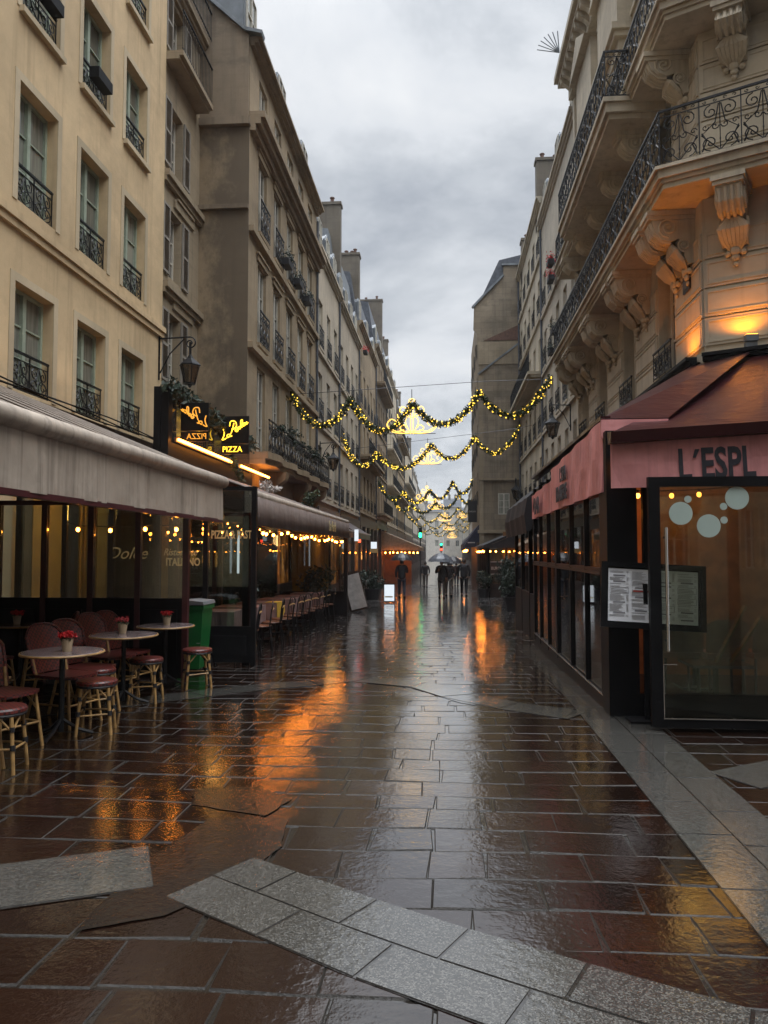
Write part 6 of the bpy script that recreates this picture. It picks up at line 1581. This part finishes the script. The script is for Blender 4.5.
def person(label, x, y, rz, h=1.74, stride=0.22, coat='coat', legs='jeans', hold=True, coatlen=0.86):
    s = h/1.74; t = thing('person', label, 'person', (x, y, gz(y)), 'people walking down the street', rz)
    t.scale = (s, s, s)
    # faces +y; z up
    hipz, shz = 0.92, 1.42
    L = {'f': (-0.09, stride, 0.09), 'b': (0.09, -stride, 0.09)}
    pts = [(0,0,hipz,(0.125,0.09)), (0,0,1.12,(0.135,0.10)), (0,0.0,1.32,(0.16,0.11)), (0,0.01,1.44,(0.10,0.08)), (0,0.02,1.52,0.05), (0,0.03,1.60,(0.075,0.085)), (0,0.03,1.70,(0.06,0.07))]
    E_ = [(0,1),(1,2),(2,3),(3,4),(4,5),(5,6)]
    def limb(i0, ps):
        k = len(pts); 
        for j, p in enumerate(ps): pts.append(p); E_.append((i0 if j == 0 else k+j-1, k+j))
        return len(pts)-1
    for q, st in ((-1, stride), (1, -stride)):
        kn = st*0.55+0.05
        e = limb(0, [(q*0.1, 0, hipz-0.08, 0.09), (q*0.1, kn, 0.50, 0.058), (q*0.1, st*0.95, 0.10, 0.04)])
        limb(e, [(q*0.1, st*0.95+0.03, 0.045, 0.04), (q*0.11, st*0.95+0.2, 0.035, 0.035)])
    hands = []
    for q in (-1, 1):
        if hold and q == 1: arm = [(q*0.19, 0.0, shz, 0.055), (q*0.25, 0.04, 1.16, 0.045), (q*0.14, 0.26, 1.26, 0.03)]; fd = (0, 0.02, 0.08)
        else: arm = [(q*0.19, 0.0, shz, 0.055), (q*0.26, -0.02, 1.14, 0.045), (q*0.24, 0.10, 0.90, 0.03)]; fd = (0, 0.02, -0.08)
        e = limb(3, arm); w = Vector(arm[-1][:3]); d = Vector(fd)
        p = limb(e, [(*(w+d*0.7), 0.032)])
        for f in range(4):
            off = Vector((0, (f-1.5)*0.017, 0)); ln = (0.8, 1.0, 0.95, 0.75)[f]
            limb(p, [(*(w+d*1.1+off), 0.010), (*(w+d*(1.1+0.5*ln)+off+Vector((-q*0.012, 0, 0))), 0.009), (*(w+d*(1.1+0.8*ln)+off+Vector((-q*0.035, 0, 0))), 0.008)])
        limb(e, [(*(w+d*0.6+Vector((-q*0.035, 0.02, 0))), 0.011), (*(w+d*1.1+Vector((-q*0.05, 0.02, 0))), 0.010)])
        hands.append(w+d)
    skin_mesh('body', pts, E_, 'skin', t)
    # face
    MB().tube([(0, 0.105, 1.645), (0, 0.135, 1.605), (0, 0.12, 1.595)], [0.010, 0.014, 0.010], 6).build('nose', 'skin', t, False)
    MB().ball((-0.03, 0.108, 1.64), 0.011, 8, 5).ball((0.03, 0.108, 1.64), 0.011, 8, 5).build('eyes', 'hair', t, False)
    # hair cap
    m = MB(); vs = []
    for j in range(7):
        a = PI*0.5*j/6
        for k in range(16):
            b = 2*PI*k/16; dn = 0.10 if math.sin(b) < 0.2 else 0.0
            vs.append((0.092*math.sin(a)*math.cos(b) if j else 0, 0.02+0.105*math.sin(a)*math.sin(b), 1.665+0.115*math.cos(a)-dn*(j/6)))
    m.add(vs, [(j*16+k, j*16+(k+1) % 16, (j+1)*16+(k+1) % 16, (j+1)*16+k) for j in range(6) for k in range(16)]); m.build('hair', 'hair', t, False, True)
    # coat
    cp_ = [(0,0,coatlen-0.07,(0.21,0.175)), (0,0,1.12,(0.175,0.135)), (0,0,1.30,(0.20,0.14)), (0,0.0,1.45,(0.12,0.10))]; ce = [(0,1),(1,2),(2,3)]
    for q in (-1, 1):
        k = len(cp_)
        if hold and q == 1: ar = [(q*0.2, 0, 1.42, 0.075), (q*0.26, 0.04, 1.16, 0.062), (q*0.155, 0.23, 1.245, 0.045)]
        else: ar = [(q*0.2, 0, 1.42, 0.075), (q*0.27, -0.02, 1.14, 0.062), (q*0.245, 0.08, 0.94, 0.045)]
        for j, p in enumerate(ar): cp_.append(p); ce.append((3 if j == 0 else k+j-1, k+j))
    skin_mesh('coat', cp_, ce, coat, t, 0, 2)
    lp = [(0,0,hipz+0.05,(0.175,0.14))]; le = []
    for q, st in ((-1, stride), (1, -stride)):
        kn = st*0.55+0.05; k = len(lp)
        for j, p in enumerate([(q*0.1, 0, hipz-0.08, 0.105), (q*0.1, kn, 0.50, 0.075), (q*0.1, st*0.95, 0.12, 0.058)]): lp.append(p); le.append((0 if j == 0 else k+j-1, k+j))
    skin_mesh('trousers', lp, le, legs, t, 0, 2)
    for q, st in ((-1, stride), (1, -stride)):
        MB().prism([(st*0.95-0.07, 0), (st*0.95+0.22, 0), (st*0.95+0.22, 0.05), (st*0.95+0.08, 0.09), (st*0.95-0.06, 0.11)], q*0.1-0.05, q*0.1+0.05, 'x').build('shoe', 'black', t, False)
    return t
def umbrella(label, x, y, r, z, mt='umbrella', lean_=0.0, hand=None):
    t = thing('umbrella', label, 'umbrella', (x, y, z), 'umbrellas held open')
    m = MB(); n = 8; rings = [(0.02, 0.0), (0.3, -0.03), (0.6, -0.10), (0.85, -0.20), (1.0, -0.30)]
    vs = []
    for i, (q, dz) in enumerate(rings):
        for k in range(n*2):
            a = PI*k/n; f = 1.0 if k % 2 == 0 else 0.95
            vs.append((x+r*q*f*math.cos(a), y+r*q*f*math.sin(a), z+dz*r*2.3+(0.02*q if k % 2 else 0)))
    nn_ = n*2; fs2 = [(i*nn_+k, (i+1)*nn_+k, (i+1)*nn_+(k+1) % nn_, i*nn_+(k+1) % nn_) for i in range(len(rings)-1) for k in range(nn_)]
    m.add(vs, fs2).build('canopy', mt, t)
    rb = MB()
    for k in range(n):
        a = 2*PI*k/n; rb.tube([(x+r*q*math.cos(a), y+r*q*math.sin(a), z+dz*r*2.3-0.012) for q, dz in rings], 0.004, 4)
        rb.tube([(x, y, z-0.35), (x+r*0.5*math.cos(a), y+r*0.5*math.sin(a), z-0.10*r)], 0.003, 4)
    rb.build('ribs', 'steel', t)
    MB().tube([(x, y, z+0.06), (x, y, z-0.85)], 0.008, 6).build('shaft', 'steel', t)
    MB().tube([(x, y, z-0.75), (x, y, z-0.9), (x, y+0.02, z-0.93), (x, y+0.05, z-0.9)], 0.014, 6).build('handle', 'black', t)
    return t
def at_hand(px_, py_, rz, s=1.0, dx_=0.14, dy_=0.28):
    return px_+(dx_*math.cos(rz)-dy_*math.sin(rz))*s, py_+(dx_*math.sin(rz)+dy_*math.cos(rz))*s
person('person in dark coat and jeans under a black umbrella at the left', -2.0, 34.5, 0.15, 1.74, 0.18, 'coat', 'jeans')
hx, hy = at_hand(-2.0, 34.5, 0.15); umbrella('black umbrella over the person at the left', hx-0.1, hy, 0.55, gz(34.5)+2.08)
person('farther person in a dark coat walking behind the left umbrella', -1.4, 52, 0.0, 1.74, 0.22, 'coat', 'trousers', False)
person('person in long grey coat under the big umbrella in the middle', -0.2, 34.6, PI, 1.72, 0.16, 'coat_grey', 'trousers', True, 0.75)
hx, hy = at_hand(-0.2, 34.6, PI); umbrella('big grey umbrella held in the middle of the street', hx+0.1, hy, 0.60, gz(34.6)+2.06, 'umbrella_grey')
person('second person close beside the big umbrella, dark coat', 0.12, 36.4, 0.1, 1.7, 0.2, 'coat', 'trousers')
hx, hy = at_hand(0.12, 36.4, 0.1); umbrella('black umbrella just right of the big grey one', hx+0.1, hy, 0.52, gz(36.4)+1.92)
person('tall person in black walking alone on the right, no umbrella', 0.85, 36.5, 0.0, 1.80, 0.17, 'coat', 'coat', False)
person('small distant person between the umbrella and the tall walker', 0.35, 52, 0.0, 1.7, 0.2, 'coat_grey', 'trousers', False)
hx, hy = 0.35, 52.1
person('distant person carrying a greenish umbrella behind the others', 0.75, 56, 0.0, 1.7, 0.2, 'coat', 'jeans')
hx, hy = at_hand(0.75, 56, 0.0); umbrella('distant greenish umbrella behind the tall walker', hx, hy, 0.6, gz(56)+2.1, 'decal')

# facade oddments: flower boxes and pots
def window_plant(label, x, y, z, mt='redflower', n=120, r=0.25):
    t = thing('window_plant', label, 'plant', (x, y, z), 'plants on window ledges')
    MB().box(x-0.12, x+0.12, y-0.3, y+0.3, z, z+0.2).build('box', 'blackfab', t); m = MB()
    for _ in range(n): m.leaf((x+random.gauss(0, .1), y+random.gauss(0, .2), z+0.2+abs(random.gauss(0, r*0.6))), 0.05)
    m.build('foliage', mt, t)
for k, (x, y, z, mt) in enumerate([(-5.0, 23.4, 10.65, 'darkfir'), (-5.0, 25.2, 10.65, 'darkfir'), (-5.0, 27.0, 10.65, 'darkfir'), (-4.95, 46.5, 13.9, 'redflower'), (4.3, 31.0, 13.3, 'redflower'), (4.3, 30.9, 12.6, 'redflower'), (4.3, 30, 10.2, 'darkfir'), (4.3, 30.9, 9.6, 'darkfir'), (4.3, 27.6, 8.0, 'foliage')]):
    window_plant('%s on a ledge of the %s' % (('red flowers' if mt == 'redflower' else 'dark leaves'), ['brown house, top row, first', 'brown house, top row, middle', 'brown house, top row, last', 'house with the slate roof', 'pale narrow house, upper one', 'pale narrow house, second one', 'pale narrow house, third one', 'pale narrow house, fourth one', 'pale narrow house, lowest and greenest'][k]), x, y, z, mt)

# ================================================================== HAZE
hm = bpy.data.materials.new('haze_air'); hm.use_nodes = True; hn = hm.node_tree; hn.nodes.clear()
ho = hn.nodes.new('ShaderNodeOutputMaterial'); hv = hn.nodes.new('ShaderNodeVolumePrincipled')
hv.inputs['Color'].default_value = (0.85, 0.9, 0.95, 1); hv.inputs['Density'].default_value = 0.0005; hv.inputs['Anisotropy'].default_value = 0.2
hn.links.new(hv.outputs[0], ho.inputs['Volume'])
tag(MB().box(-75, 75, -45, 335, -3.0, 26).build('haze', hm), kind='stuff')

# ================================================================== SKY, SUN, CAMERA
w = bpy.data.worlds.new('World'); sc.world = w; w.use_nodes = True; nt = w.node_tree; bg = nt.nodes['Background']
sk = nt.nodes.new('ShaderNodeTexSky'); sk.sky_type = 'NISHITA'; sk.sun_disc = False; sk.sun_elevation = R_(52); sk.sun_rotation = R_(119)
tc = nt.nodes.new('ShaderNodeTexCoord'); sx = nt.nodes.new('ShaderNodeSeparateXYZ'); nt.links.new(tc.outputs['Generated'], sx.inputs[0])
den = mth(nt, 'ADD', mth(nt, 'MAXIMUM', sx.outputs[2], 0.0), 0.34)
cb = nt.nodes.new('ShaderNodeCombineXYZ')
nt.links.new(mth(nt, 'DIVIDE', sx.outputs[0], den), cb.inputs[0]); nt.links.new(mth(nt, 'DIVIDE', sx.outputs[1], den), cb.inputs[1])
mp = nt.nodes.new('ShaderNodeMapping'); mp.inputs['Location'].default_value = (7.7, 2.1, 0.0); nt.links.new(cb.outputs[0], mp.inputs['Vector'])
c1 = noise(nt, mp.outputs[0], 1.9, 8, 0.6, 0.2)
cc = ramp(nt, c1, [(0.34, (0.36, 0.39, 0.44)), (0.46, (0.51, 0.54, 0.58)), (0.54, (0.64, 0.665, 0.70)), (0.66, (0.74, 0.755, 0.775))])
# overcast sky is brightest overhead
gain = mth(nt, 'MULTIPLY_ADD', mth(nt, 'MAXIMUM', sx.outputs[2], 0.0), 0.12, 0.95)
zen = mth(nt, 'MULTIPLY', mth(nt, 'POWER', mth(nt, 'MAXIMUM', sx.outputs[2], 0.0), 10.0), 13.0)
vm = nt.nodes.new('ShaderNodeVectorMath'); vm.operation = 'SCALE'; nt.links.new(cc, vm.inputs[0]); nt.links.new(mth(nt, 'ADD', gain, zen), vm.inputs['Scale'])
vs_ = nt.nodes.new('ShaderNodeVectorMath'); vs_.operation = 'SCALE'; nt.links.new(sk.outputs[0], vs_.inputs[0]); vs_.inputs['Scale'].default_value = 0.05
mx = mixc(nt, 0.9, vs_.outputs[0], vm.outputs[0]); nt.links.new(mx, bg.inputs['Color']); bg.inputs['Strength'].default_value = 1.0
sd = bpy.data.lights.new('sun', 'SUN'); sd.energy = 1.1; sd.angle = R_(40); sd.color = (1.0, 0.96, 0.9)
so = bpy.data.objects.new('sun', sd); COL.objects.link(so); so.rotation_euler = Vector((-0.55, 0.3, -0.8)).to_track_quat('-Z', 'Y').to_euler()

cd = bpy.data.cameras.new('camera'); co = bpy.data.objects.new('camera', cd); COL.objects.link(co)
f_px = 760.0; cd.sensor_fit = 'VERTICAL'; cd.sensor_height = 36.0; cd.lens = 36.0*f_px/1024.0; cd.clip_end = 2000; cd.clip_start = 0.05
th = math.atan(40/f_px); ps = math.atan(62*math.cos(th)/f_px)
co.location = (0, 0, 1.6); co.rotation_euler = (PI/2+th, 0, ps); sc.camera = co
sc.view_settings.view_transform = 'Standard'; sc.view_settings.look = 'None'; sc.view_settings.exposure = 0.35; sc.view_settings.gamma = 1.0
sc.cycles.use_denoising = True
try: sc.cycles.denoiser = 'OPENIMAGEDENOISE'
except Exception: pass
sc.cycles.max_bounces = 6; sc.cycles.diffuse_bounces = 4; sc.cycles.glossy_bounces = 3; sc.cycles.transmission_bounces = 4; sc.cycles.transparent_max_bounces = 16
sc.cycles.caustics_reflective = False; sc.cycles.caustics_refractive = False; sc.cycles.sample_clamp_indirect = 4.0
